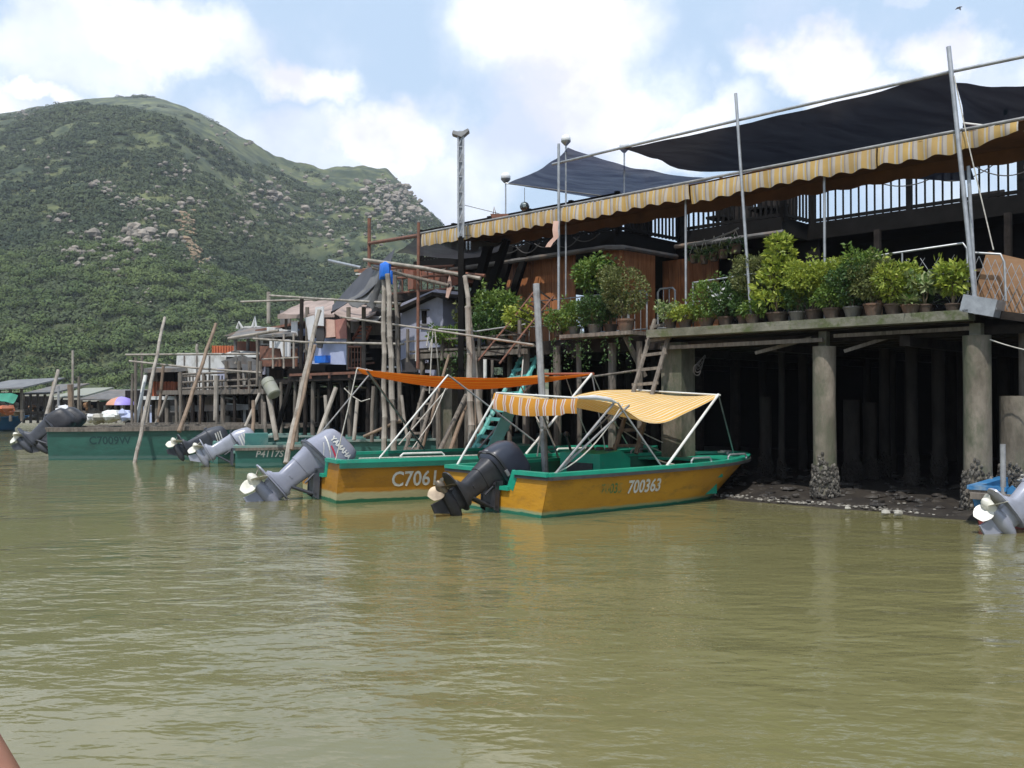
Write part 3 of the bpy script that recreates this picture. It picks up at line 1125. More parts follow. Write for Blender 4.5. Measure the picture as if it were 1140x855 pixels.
def outboard(parent, pos, tilt, scale, style, steer=0.0, blades=3, writing=None):
    """an outboard motor swung up on its bracket; aft is -x, it pivots at pos"""
    P = dict(
        black=(MAT['blk'], MAT['blkm'], MAT['bronze']),
        grey=(MAT['grey'], MAT['grey'], MAT['prop']),
        silver=(MAT['greyl'], MAT['greyl'], MAT['prop']),
        dark=(MAT['blkm'], MAT['greyd'], MAT['prop']),
        darkgrey=(MAT['greyd'], MAT['greyd'], MAT['prop']),
    )[style]
    cowm, legm, prm = P
    mx = Matrix.Translation(pos) @ Matrix.Rotation(steer, 4, 'Z') @ Matrix.Rotation(tilt, 4, 'Y') @ Matrix.Scale(scale, 4)
    mf = Matrix.Translation(pos) @ Matrix.Scale(scale, 4)
    # midsection, anti-cavitation plate, gearcase and skeg: one casting
    leg = MB()
    X = -.20
    G = -.66                                             # height of the propeller shaft
    leg.loft([supell(X + .05, .14, .23, .15), supell(X + .04, .04, .20, .125), supell(X + .02, -.06, .175, .105), supell(X + .01, -.12, .165, .098)])
    leg.loft([supell(X + .01, -.118, .155, .090), supell(X, -.36, .135, .075), supell(X - .02, -.40, .15, .08), supell(X - .03, -.43, .17, .085)])
    leg.loft([supell(X - .03, -.43, .19, .095, 3), supell(X - .04, -.455, .21, .10, 3), supell(X - .04, -.49, .20, .095, 3), supell(X - .03, -.505, .16, .075, 3)])
    leg.loft([supell(X - .10, -.50, .30, .125, 2.6), supell(X - .10, -.518, .30, .125, 2.6)])
    leg.loft([supell(X - .02, -.515, .165, .062, 2.5), supell(X - .02, G + .03, .14, .05, 2.5)])
    ax = Matrix.Rotation(math.pi / 2, 3, 'Y')
    leg.lathe((X - .02, 0, G), [(.006, .27), (.045, .235), (.075, .14), (.085, 0), (.080, -.12), (.066, -.19)], 16, ax)
    leg.prism([(X + .10, -.014, G - .04), (X - .14, -.014, G - .04), (X - .20, -.014, G - .24), (X - .08, -.014, G - .26)], (0, .028, 0))
    leg.box((X - .01, 0, -.30), (.05, .17, .02))
    leg.xf(mx)
    body = leg.build('outboard_motor', legm, parent)
    cow = MB()
    if style in ('black',):
        prof = [(0.10, .27, .17), (.14, .31, .20), (.20, .325, .215), (.36, .33, .215), (.46, .31, .205), (.53, .26, .18), (.56, .19, .13), (.57, .10, .07)]
    elif style == 'grey':
        prof = [(0.10, .26, .17), (.13, .31, .20), (.17, .325, .215), (.20, .30, .20), (.36, .285, .195), (.47, .265, .18), (.53, .225, .155), (.55, .16, .11), (.555, .08, .05)]
    else:
        prof = [(0.08, .22, .15), (.12, .265, .19), (.24, .285, .20), (.42, .275, .195), (.52, .24, .17), (.565, .17, .12), (.58, .07, .05)]
    cow.loft([supell(X + .10 + (.03 if z > .3 else 0), z, a, b, 3.2, 36, .06) for z, a, b in prof])
    cow.xf(mx)
    cw = cow.build('cowling', cowm, body)
    def flank(x, z, e=3.2):
        zs = [q[0] for q in prof]
        hx, hy = np.interp(z, zs, [q[1] for q in prof]), np.interp(z, zs, [q[2] for q in prof])
        dx = x - (X + .10 + (.03 if z > .3 else 0))
        return -float(hy) * max(.02, 1 - min(abs(dx) / float(hx), .98) ** e) ** (1 / e) - .006
    seam = MB()
    z0 = prof[1][0] + .005
    seam.loft([supell(X + .10, z0, prof[1][1] + .022, prof[1][2] + .022, 3.6, 32, .06), supell(X + .10, z0 + .028, prof[1][1] + .026, prof[1][2] + .026, 3.6, 32, .06)])
    seam.xf(mx)
    seam.build('cowling_rim', MAT['greyd'] if style != 'black' else MAT['blkm'], body)
    pr = MB()
    px = X - .27
    pr.lathe((px, 0, G), [(.062, .06), (.062, -.05), (.045, -.09), (.015, -.115)], 14, ax)
    for b in range(blades):
        a0 = 2 * math.pi * b / blades + .5
        P0 = []
        for i in range(6):
            r = .05 + .155 * i / 5
            ch = .135 * math.sin(math.pi * (.22 + .62 * i / 5)) + .008
            row = []
            for j in range(5):
                s = (j / 4 - .5) * 2
                a = a0 + s * ch / r * .62
                row.append(V((px - s * ch * .45, r * math.cos(a), G + r * math.sin(a))))
            P0.append(row)
        pr.sheet(P0, .007, (1, 0, 0))
    pr.xf(mx)
    pr.build('propeller', prm, body)
    # hoses, latch and a moulded strake
    ca = MB()
    for k in range(3):
        ca.path([mx @ V((X + .32, -.08 + .08 * k, .13)), mx @ V((X + .46, -.10 + .10 * k, .02)), mf @ V((.22, -.16 + .14 * k, -.02)), mf @ V((.42, -.20 + .16 * k, -.18))], .014 * scale, 6)
    ca.build('control_hose', MAT['blkm'], body)
    la = MB()
    la.box(mx @ V((X - .215, 0, .15)), (.03, .07, .06), mx.to_3x3().normalized())
    la.box(mx @ V((X + .10, flank(X + .10, .15) - .012, .145)), (.09, .02, .045), mx.to_3x3().normalized())
    la.build('latch', MAT['greyd'] if style != 'black' else MAT['pipe'], body)
    # clamp bracket and tilt arm, fixed to the transom
    br = MB()
    for s in (-1, 1):
        br.prism([(.05, s * .13, .06), (-.07, s * .13, .06), (-.09, s * .13, -.30), (-.02, s * .13, -.34), (.0, s * .13, -.02), (.05, s * .13, 0)], (0, .02 * s, 0))
    br.tube((-.05, -.15, .02), (-.05, .15, .02), .026, n=10)
    br.tube((-.06, -.15, -.27), (-.06, .15, -.27), .018, n=8)
    br.box((-.05, 0, -.15), (.05, .24, .22))
    br.xf(mf)
    a = mf @ V((-.08, -.05, -.27))
    bq = mx @ V((X + .09, -.05, -.38))
    br.tube(a, bq, .022 * scale, n=8)
    br.tube(mf @ V((-.08, .05, -.27)), mx @ V((X + .09, .05, -.38)), .022 * scale, n=8)
    br.tube(mx @ V((X + .16, -.09, .10)), mx @ V((X + .18, -.075, -.22)), .015 * scale, n=6)
    br.build('clamp_bracket', MAT['blkm'] if style == 'black' else MAT['greyd'], body)
    if writing:
        vs, fs = text_mesh(writing, .105, .004, .12)
        wd = max(v.x for v in vs)
        t = MB()
        t.add([mx @ V((X - .055 + v.x * .37 / wd, flank(X - .055 + v.x * .37 / wd, .375 + v.y * .90) - .004, .375 + v.y * .90)) for v in vs], fs)
        # keep the letters a hair off the flank, which leans in towards the top
        t.build('cowling_lettering', MAT['lettw'], body, smooth=False)
        for nm, mt, x0, x1, z1, th in (('white_flash', MAT['lettw'], -.20, .06, .345, .032), ('red_flash', MAT['red'], -.06, .26, .315, .042), ('white_flash', MAT['lettw'], -.16, -.02, .275, .020)):
            d = MB()
            row = []
            for i in range(9):
                u = i / 8
                x = X + .08 + x0 + (x1 - x0) * u
                zz = z1 - .10 * u - .035 * u * u
                h = th * math.sin(math.pi * min(1, .25 + .75 * u) * .98) ** .6
                row.append([mx @ V((x, flank(x, zz), zz)), mx @ V((x, flank(x, zz + h * .6), zz + h * .6))])
            d.sheet(row)
            d.build(nm, mt, body, smooth=False)
    if style == 'silver' or style == 'darkgrey':
        d = MB()
        for k, zz in enumerate((.20, .26, .32)):
            d.prism([mx @ V((X - .04, -.196, zz + .04)), mx @ V((X + .24, -.196, zz + .01)), mx @ V((X + .24, -.196, zz + .03)), mx @ V((X - .04, -.196, zz + .07))], mx.to_3x3() @ V((0, -.008, 0)))
        d.build('stripe_decal', MAT['lettw'], body, smooth=False)
    return body


def skiff(name, label, origin, a, H, cols, group=None, notch=None, deck=True, floor=.1, cap=.10):
    """cols: outer, rim, rubrail, inside, deck"""
    root = thing(name, label, 'boat', origin, group, local=True, rotz=a)
    outer, rim, rub, ins, dk = cols
    mb = MB()
    ks = [0, .2, .4, .6, .8, 1]
    for sd in (-1, 1):
        P = []
        for t in TS:
            row = [V((H.L * t * (1 - H.rake * t ** 3), 0, -.22 + .2 * max(0, (t - .5) * 2) ** 3))]
            row += [H.pt(t, k, sd) for k in ks]
            P.append(row)
        mb.sheet(P if sd > 0 else [list(reversed(r)) for r in P])
    # transom, cut down in the middle for the motor
    hb, h = H.hb(0), H.h
    nw, nz = notch if notch else (.36, .17)
    ch = H.pt(0, 0, 1).y
    poly = [(0, -ch, -.10), (0, 0, -.22), (0, ch, -.10), (0, hb, h)]
    if nw:
        poly += [(0, nw + .10, h), (0, nw, h - nz), (0, -nw, h - nz), (0, -nw - .10, h)]
    poly += [(0, -hb, h)]
    mb.prism(poly, (.045, 0, 0))
    mb.build('hull', outer, root, angle=30)
    r = MB()
    strip(r, .035, cap, -.01, .035, H)
    # transom rim follows the cut-out
    if nw:
        line = [V((.02, -hb, h)), V((.02, -nw - .10, h)), V((.02, -nw, h - nz)), V((.02, nw, h - nz)), V((.02, nw + .10, h)), V((.02, hb, h))]
    else:
        line = [V((.02, -hb, h)), V((.02, hb, h))]
    for p, q in zip(line, line[1:]):
        r.bar(p + V((0, 0, .012)), q + V((0, 0, .012)), .13, .05, V((1, 0, 0)) if abs(p.z - q.z) > .05 else UP)
    r.build('gunwale', rim, root)
    if rub:
        q = MB()
        strip(q, .05, -.002, -.055, -.012, H)
        for s in (-1, 1):
            q.bar((-.015, s * hb, h - .033), (-.015, s * (nw + .12), h - .033), .03, .045)
        q.build('rub_rail', rub, root)
    # inside: sides, floor, inner transom
    li = MB()
    for sd in (-1, 1):
        P = []
        for t in [x for x in TS if x <= .985]:
            g = H.hb(t)
            top = V((H.L * t, sd * max(g - cap + .005, .0), H.gz(t)))
            if t < .01:
                top.x = .05
            q = H.pt(t, .34, 1)
            q.x = max(q.x - .04 - .25 * t ** 6, .05)
            bot = V((q.x, sd * max(q.y - cap * .6 - .03, 0), max(floor, q.z)))
            P.append([top, bot, V((q.x, 0, bot.z))] if sd < 0 else [V((q.x, 0, bot.z)), bot, top])
        li.sheet(P)
    li.sheet([[V((.05, y, floor)), V((.05, y, h - (nz if nw and abs(y) <= nw else 0) - .02))] for y in (-hb + .12, -nw - .001, -nw, 0, nw, nw + .001, hb - .12)])
    li.build('liner', ins, root)
    if deck:
        d = MB()
        P = []
        for t in [x for x in TS if .70 <= x <= .99]:
            g = max(H.hb(t) - .06, .02)
            z = H.gz(t) - .035
            P.append([V((H.L * t, -g, z)), V((H.L * t, 0, z + .03)), V((H.L * t, g, z))])
        d.sheet(P, .03)
        d.build('foredeck', dk, root)
    return root


def seat(root, l0, l1, H, z, mat, name='thwart', th=.05):
    mb = MB()
    t = (l0 + l1) / 2 / H.L
    g = H.hb(t) - .12
    mb.box(((l0 + l1) / 2, 0, z), (l1 - l0, 2 * g, th))
    mb.box(((l0 + l1) / 2, 0, (z + .08) / 2), ((l1 - l0) * .8, 2 * g * .93, z - .1))
    mb.build(name, mat, root)


def grab_rail(root, l, w, z, n=.5, mat=None):
    mb = MB()
    a = .05
    mb.path([(l, w, z), (l, w, z + a * .7), (l + .04, w, z + a + .02), (l + n - .04, w, z + a + .02), (l + n, w, z + a * .7), (l + n, w, z)], .016, 7)
    mb.build('grab_rail', mat or MAT['steel'], root)


def pole(root, a, b, r, mat, name='canopy_pole'):
    MB().tube(a, b, r, n=8).build(name, mat, root)


def sag_rope(mb, a, b, sag, r=.008, n=10):
    a, b = V(a), V(b)
    mb.path([a + (b - a) * (i / n) + V((0, 0, -sag * 4 * (i / n) * (1 - i / n))) for i in range(n + 1)], r, 5)
    return mb


# ---------------------------------------------------------------- the near yellow boat
A1 = R(40)
def boat_near():
    H = Hull(5.32, 2.33, .54, .05, .50, .17)
    n = V((-math.sin(A1), math.cos(A1), 0))
    o = V((.462, 11.84, 0)) + n * (H.B * .465)
    hm = hull_mat('yellow_hull_paint', (.54, .27, .022), (.45, .215, .018), (.015, .14, .085), (.26, .30, .16), .035, .06)
    root = skiff('motor_boat', 'yellow and green boat with striped canopy and black motor, number 700363 on its side', (o.x, o.y, 0), A1, H,
                 (hm, MAT['green'], MAT['rub'], MAT['greend'], MAT['green']), notch=(.33, .22))
    side_text('registration_number', '700363', .25, 1.43, .235, H, MAT['lettw'], root, bold=.006, sx=.88)
    side_text('old_number', '70035', .19, .93, .255, H, MAT['lettg'], root, bold=.003, sx=.84)
    # console and seats
    c = MB()
    c.prism([(1.9, -.10, .1), (2.55, -.10, .1), (2.55, -.10, .62), (2.35, -.10, .74), (1.9, -.10, .70)], (0, .85, 0))
    k = c.build('console', MAT['green'], root)
    MB().box((1.895, .32, .38), (.02, .55, .36)).build('console_opening_shade', MAT['blkm'], k)  # black plate painted in as the shade inside the opening
    g = MB()
    for j in range(3):
        g.lathe((2.30, .10 + .2 * j, .72), [(.07, -.02), (.07, .04), (.05, .06), (.01, .062)], 12)
    g.tube((2.1, .7, .66), (2.0, .72, .95), .02)
    g.ball((2.0, .72, .97), .045)
    g.build('controls', MAT['blkm'], k)
    seat(root, 1.05, 1.45, H, .34, MAT['greend'])
    seat(root, 3.1, 3.6, H, .36, MAT['green'])
    b = MB()
    b.box((.35, .55, .28), (.5, .5, .32))
    b.build('battery_box', MAT['greend'], root)
    for l in (2.75, 3.75):
        grab_rail(root, l, -H.hb(l / H.L) + .06, H.gz(l / H.L) + .03, .45)
        grab_rail(root, l, H.hb(l / H.L) - .06, H.gz(l / H.L) + .03, .45)
    cl = MB()
    cl.path([(5.05, -.08, .63), (5.05, .08, .63)], .02)
    cl.tube((5.05, 0, .57), (5.05, 0, .63), .025)
    cl.build('cleat', MAT['steel'], root)
    # canopy
    ls = [.76, 1.28, 1.62, 2.02, 2.46, 2.92, 3.40, 3.74]
    nz = [1.52, 1.47, 1.36, 1.20, 1.18, 1.30, 1.46, 1.57]
    fz = [1.60, 1.58, 1.52, 1.50, 1.58, 1.65, 1.67, 1.66]
    P = []
    for l, a, c2 in zip(ls, nz, fz):
        row = []
        for j in range(9):
            u = j / 8
            w = -.86 + 1.74 * u
            z = a + (c2 - a) * (u ** .85) - .05 * math.sin(math.pi * u) + .008 * math.sin(9 * l + 5 * u)
            row.append(V((l, w, z)))
        P.append(row)
    # refine along the boat
    fine = []
    for i in range(len(P) - 1):
        for k in range(4):
            t = k / 4
            p0, p1, p2, p3 = P[max(i - 1, 0)], P[i], P[i + 1], P[min(i + 2, len(P) - 1)]
            fine.append([.5 * ((2 * p1[j]) + (p2[j] - p0[j]) * t + (2 * p0[j] - 5 * p1[j] + 4 * p2[j] - p3[j]) * t * t + (3 * p1[j] - p0[j] - 3 * p2[j] + p3[j]) * t ** 3) for j in range(9)])
    fine.append(P[-1])
    st = stripes('boat_canopy_stripes', [(.84, .56, .17), (.88, .80, .60), (.84, .52, .13), (.88, .80, .62)], [0, .36, .5, .80], 6.4, (0, 1, 0), trans=.42, damt=.3, dirt=(.62, .42, .16))
    can = MB().sheet(fine, .008).build('canopy', st, root)
    fl = MB()
    row = []
    for j in range(25):
        u = j / 24
        w = -.86 + 1.76 * u
        zt = nz[0] + (fz[0] - nz[0]) * u - .05 * math.sin(math.pi * u)
        x = .70 + .015 * math.sin(u * 31)
        hgt = .235 - .015 * math.sin(u * 7) - (.03 if u < .15 else 0)
        row.append([V((.72, w, zt)), V((x - .012, w, zt - hgt * .5)), V((x + .012 * math.sin(u * 17), w, zt - hgt))])
    fl.sheet(row, .006, (1, 0, 0))
    fs_ = stripes('flap_stripes', [(.62, .27, .03), (.62, .55, .50), (.50, .15, .06), (.64, .56, .50), (.62, .28, .03)], [0, .45, .60, .70, .84], 5.6, (0, 1, 0), trans=.15, damt=.2, dirt=(.4, .2, .06))
    fl.build('canopy_flap', fs_, can)
    b = MB()
    b.path([(.72, -.86, 1.53), (1.0, -.90, 1.53), (1.3, -.88, 1.50), (1.45, -.86, 1.46)], [.02, .032, .03, .015], 9)
    b.build('rolled_edge', MAT['cloth'], can)
    ga = lambda l: -H.hb(l / H.L) + .05
    gb = lambda l: H.hb(l / H.L) - .05
    gzz = lambda l: H.gz(l / H.L) + .02
    wp, gp = MAT['white'], MAT['pipe']
    pole(root, (.15, ga(.15), gzz(.1)), (1.40, -.86, 1.45), .017, gp)
    pole(root, (.18, ga(.18) + .03, gzz(.1)), (1.75, -.82, 1.42), .016, gp)
    pole(root, (2.2, ga(2.2), gzz(2.2)), (3.72, -.84, 1.58), .020, wp)
    pole(root, (2.15, ga(2.15) + .05, gzz(2.1)), (1.5, -.84, 1.46), .014, gp)
    pole(root, (3.72, -.84, 1.58), (4.85, -.28, gzz(5.0)), .011, gp)
    pole(root, (.15, gb(.15), gzz(.1)), (.75, .86, 1.58), .018, wp)
    pole(root, (2.35, gb(2.35), gzz(2.3)), (3.72, .86, 1.66), .016, gp)
    pole(root, (2.2, gb(2.2), gzz(2.2)), (1.5, .86, 1.58), .016, gp)
    pole(root, (3.74, -.86, 1.57), (3.74, .88, 1.66), .014, wp, 'canopy_bar')
    pole(root, (.76, -.88, 1.52), (.76, .90, 1.60), .014, wp, 'canopy_bar')
    r = MB()
    sag_rope(r, (.1, ga(.1), gzz(.1)), (1.6, -.84, 1.44), .16, .010)
    sag_rope(r, (2.7, .86, 1.56), (4.9, .45, gzz(4.9)), .18, .010)
    sag_rope(r, (2.5, .86, 1.56), (4.3, .7, gzz(4.3)), .12, .010)
    sag_rope(r, (2.6, ga(2.6), gzz(2.6) - .02), (2.9, -.3, .60), .02, .012)
    r.build('lashing', MAT['rope'], root)
    r = MB()
    r.path([(4.95 + .06 * math.cos(x), .06 * math.sin(x) + .05, .61 + x * .002) for x in [i * .5 for i in range(28)]], .011, 5)
    r.build('rope_coil', MAT['rope'], root)
    jc = MB()
    jc.box((.55, -.55, .27), (.34, .22, .30))
    jc.box((.55, -.55, .44), (.12, .06, .05))
    jc.build('fuel_can', MAT['redtile'], root)
    outboard(root, V((-.03, 0, H.h - .18)), R(55), 1.04, 'black')
    return root


boat_near()

# ---------------------------------------------------------------- the yellow boat behind it
A2 = R(28)
def boat_behind():
    H = Hull(6.3, 2.15, .60, .03, .52, .14)
    n = V((-math.sin(A2), math.cos(A2), 0))
    o = V((-2.47, 13.5, 0)) + n * (H.B * .465)
    hm = hull_mat('ochre_hull_paint', (.44, .205, .018), (.36, .16, .015), (.02, .13, .065), (.40, .36, .20), .045, .14)
    root = skiff('motor_boat', 'longer yellow and green boat with orange canopy and big grey motor, marked C7061', (o.x, o.y, 0), A2, H,
                 (hm, MAT['green'], None, MAT['greend'], MAT['green']), notch=(.34, .24))
    q = MB()
    strip(q, .045, -.002, -.085, -.012, H)
    q.build('green_band', MAT['greend'], root)
    side_text('registration_number', 'C7061', .31, .80, .225, H, MAT['lettw'], root, bold=.005, sx=.90)
    seat(root, 1.0, 1.4, H, .40, MAT['greend'])
    seat(root, 2.6, 3.1, H, .42, MAT['greend'])
    b = MB().box((3.55, .1, .42), (.5, .8, .62)).build('console', MAT['greend'], root)
    for l in (.95, 2.25, 3.6):
        grab_rail(root, l, -H.hb(l / H.L) + .07, H.gz(l / H.L) + .03, .7, MAT['white'])
    pole(root, (.3, -H.hb(0) + .02, H.h + .05), (2.4, -H.hb(.4) - .01, H.h + .05), .010, MAT['rope'], 'gunwale_rope')
    # long sagging canopy
    st = stripes('orange_canopy_stripes', [(.82, .33, .04), (.72, .15, .03), (.85, .50, .08), (.66, .12, .03)], [0, .34, .52, .86], 6.5, (0, 1, 0), trans=.5, damt=.15, dirt=(.5, .16, .04))
    P = []
    L0, L1 = .30, 4.38
    for i in range(29):
        u = i / 28
        l = L0 + (L1 - L0) * u
        row = []
        for j in range(9):
            v = j / 8
            w = -.88 + 1.75 * v
            l = L0 + (L1 - L0) * u + .85 * v * (1 - u)
            z = 1.95 - .02 * u - .10 * math.sin(math.pi * min(1, u * 1.02)) ** .9 + .02 * v - .17 * math.sin(math.pi * v) * (.35 + .65 * math.sin(math.pi * min(1, u)))
            row.append(V((l, w, z)))
        P.append(row)
    can = MB().sheet(P, .008).build('canopy', st, root)
    pole(root, (L0, -.90, 1.96), (L0 + .87, .90, 1.98), .012, MAT['white'], 'canopy_bar')
    pole(root, (L1, -.90, 1.93), (L1, .90, 1.97), .022, MAT['redtile'], 'canopy_bar')
    ga = -H.hb(.2) + .05
    z = H.h + .04
    wp, gp = MAT['white'], MAT['pipe']
    pole(root, (.6, ga, z), (1.75, -.88, 1.88), .014, wp)
    pole(root, (3.5, ga, z), (1.75, -.88, 1.88), .014, gp)
    pole(root, (.05, -ga, z), (1.15, .88, 1.96), .014, gp)
    pole(root, (2.15, -ga, z), (.45, -.86, 1.94), .018, gp)
    pole(root, (3.05, ga, z), (4.36, -.88, 1.93), .021, wp)
    pole(root, (4.75, -.7, z), (4.36, -.88, 1.93), .012, gp)
    pole(root, (3.2, -ga, z), (4.36, .88, 1.95), .02, gp)
    r = MB()
    sag_rope(r, (L0, -.88, 1.95), (-.02, -H.hb(0) + .1, z), .03, .010)
    sag_rope(r, (L1, -.88, 1.93), (5.6, -.2, z), .06, .010)
    sag_rope(r, (L1, .0, 1.93), (5.2, .4, z), .06, .010)
    r.build('lashing', MAT['rope'], root)
    outboard(root, V((-.03, 0, H.h - .20)), R(49), 1.17, 'grey', writing='YAMAHA')
    return root


boat_behind()


def small_boat(name, label, px, d, a, L, B, h, top, style, scale, group, number=None, numc='lettw', num_l=.4, tilt=62, twin=False, low=(.03, .12, .10), nsz=.17, numz=.2, rimm='tealpale', deckm='teal'):
    H = Hull(L, B, h, .10, .5, .14)
    p = W(px, 500, d)
    n = V((-math.sin(a), math.cos(a), 0))
    o = V((p.x, p.y, 0)) + n * (H.B * .465)
    hm = hull_mat(name + '_paint', top, tuple(x * .75 for x in top), low, tuple(x * .8 + .05 for x in top), .03, .09)
    root = skiff(name, label, (o.x, o.y, 0), a, H, (hm, MAT[rimm], None, MAT['teal'], MAT[deckm]), group, notch=(.3, .14))
    q = MB()
    strip(q, .045, -.002, -.07, -.012, H)
    q.build('rub_rail', MAT['oldwood'], root)
    seat(root, L * .22, L * .30, H, h * .62, MAT['teal'])
    seat(root, L * .48, L * .56, H, h * .66, MAT['tealpale'])
    if number:
        side_text('registration_number', number, nsz, num_l, numz, H, MAT[numc], root, bold=.003, shear=.2 if numc == 'lettw' else 0)
    if twin:
        outboard(root, V((-.03, -.42, h - .1)), R(tilt), scale, style)
        outboard(root, V((-.03, .42, h - .1)), R(tilt - 8), scale, style)
    else:
        outboard(root, V((-.03, 0, h - .1)), R(tilt), scale, style)
    return root, H


G = 'green open boats moored below the stilt houses'
b1, Hx = small_boat('sampan', 'long green open boat with two black motors at the far left', 52, 23.3, R(5), 6.8, 1.9, .78, (.035, .125, .10), 'dark', 1.08, G, 'C7009W', 'lettd', 1.0, tilt=48, twin=True, nsz=.27, numz=.40, rimm='oldwood')
bb = MB()
for i in range(5):
    bb.box((1.2 + i * 1.15, 0, .80), (.10, 1.6, .04))
bb.box((3.6, -.5, .86), (5.0, .16, .03))
bb.box((3.8, .45, .88), (4.6, .22, .03))
bb.build('plank_deck', MAT['oldwood'], b1)
b2, _ = small_boat('sampan', 'small green boat with dark outboard tilted up beside the long green boat', 243, 21.4, R(38), 4.2, 1.5, .48, (.035, .15, .125), 'darkgrey', .98, G, tilt=64)
b2.location = W(232, 500, 22.6) * 1.0
b2.location.z = 0
b3, H3 = small_boat('sampan', 'small green boat with silver outboard and white number on its side', 262, 20.6, R(16), 4.6, 1.5, .46, (.045, .18, .15), 'silver', 1.0, G, 'P4117S', 'lettw', .42, tilt=60, nsz=.20, numz=.24)
MB().box((.45, -.2, .6), (.5, .5, .3)).build('engine_box', MAT['teal'], b3)
MB().box((1.65, -H3.hb(.35) - .02, .27), (.28, .03, .36)).build('black_fender_mat', MAT['blkm'], b3)

# boats seen only as gunwales behind
for i, (px, d, a, L, top, lab) in enumerate((
        (345, 19.8, R(14), 6.5, (.06, .18, .155), 'pale teal sampan lying behind the big grey motor'),
        (290, 22.2, R(10), 7.0, (.035, .14, .12), 'dark teal sampan moored closest to the stilts'),
        (165, 26.5, R(6), 6.5, (.05, .14, .30), 'blue sampan behind the long green boat'))):
    H = Hull(L, 1.7, .62, .08, .5, .14)
    p = W(px, 500, d)
    hm = hull_mat('sampan_paint', top, tuple(x * .75 for x in top), (.03, .1, .09), tuple(x * .9 for x in top), .03, .09)
    s = skiff('sampan', lab, (p.x, p.y + .8, 0), a, H, (hm, MAT['tealpale'] if i < 2 else MAT['blue'], None, MAT['teal'], MAT['teal']), G, notch=(.3, .1))
    seat(s, L * .25, L * .32, H, .45, MAT['tealpale'])
    seat(s, L * .5, L * .57, H, .45, MAT['oldwood'])

# ---------------------------------------------------------------- the blue boat at the right edge
def boat_blue():
    H = Hull(4.6, 1.7, .44, .1, .5, .12)
    a = R(48)
    hm = hull_mat('blue_hull_paint', (.05, .24, .46), (.035, .17, .36), (.16, .03, .025), (.04, .18, .36), .10, .13)
    p = W(1076, 560, 11.35)
    root = skiff('sampan', 'blue open boat with red bottom paint and white propeller at the right edge', (p.x, p.y, 0), a, H, (hm, MAT['blue'], MAT['oldwood'], MAT['blue'], MAT['blue']), None, notch=(.28, .1))
    root.location = (p.x + .62, p.y - .55, 0)
    MB().box((-.06, .35, .36), (.16, .8, .07)).build('stern_plank', MAT['oldwood'], root)
    MB().tube((-.02, .42, .3), (-.02, .42, .98), .032, n=10).build('pipe_stake', MAT['pipe'], root)
    r = MB()
    rg = random.Random(4)
    for k in range(5):
        c = V((.25 + rg.uniform(-.1, .35), rg.uniform(-.3, .4), .48 + rg.uniform(0, .05)))
        r.path([c + V((.10 * math.cos(x) * rg.uniform(.8, 1.2), .10 * math.sin(x), .01 * x)) for x in [i * .6 for i in range(13)]], .012, 5)
    r.build('rope_heap', MAT['rope'], root)
    MB().rock((.1, .15, .47), .09, 5, (1.3, 1, .7)).build('foam_float', MAT['foam'], root)
    outboard(root, V((-.0, -.05, .40)), R(48), 1.0, 'silver', steer=R(-34))
    return root


boat_blue()

# the painted gunwale of the boat the photograph was taken from
g = MB()
g.path([W(-75, 735, 2.7), W(-24, 834, 2.1), W(-4, 873, 1.93), W(60, 1000, 1.5), W(200, 1300, 1.0), V((-.3, .2, .55)), V((-.3, -1.5, .55))], .05, 10)
tag(g.build('boat_gunwale', MAT['brownrail']), 'brown painted boat gunwale in the bottom left corner', 'boat part')

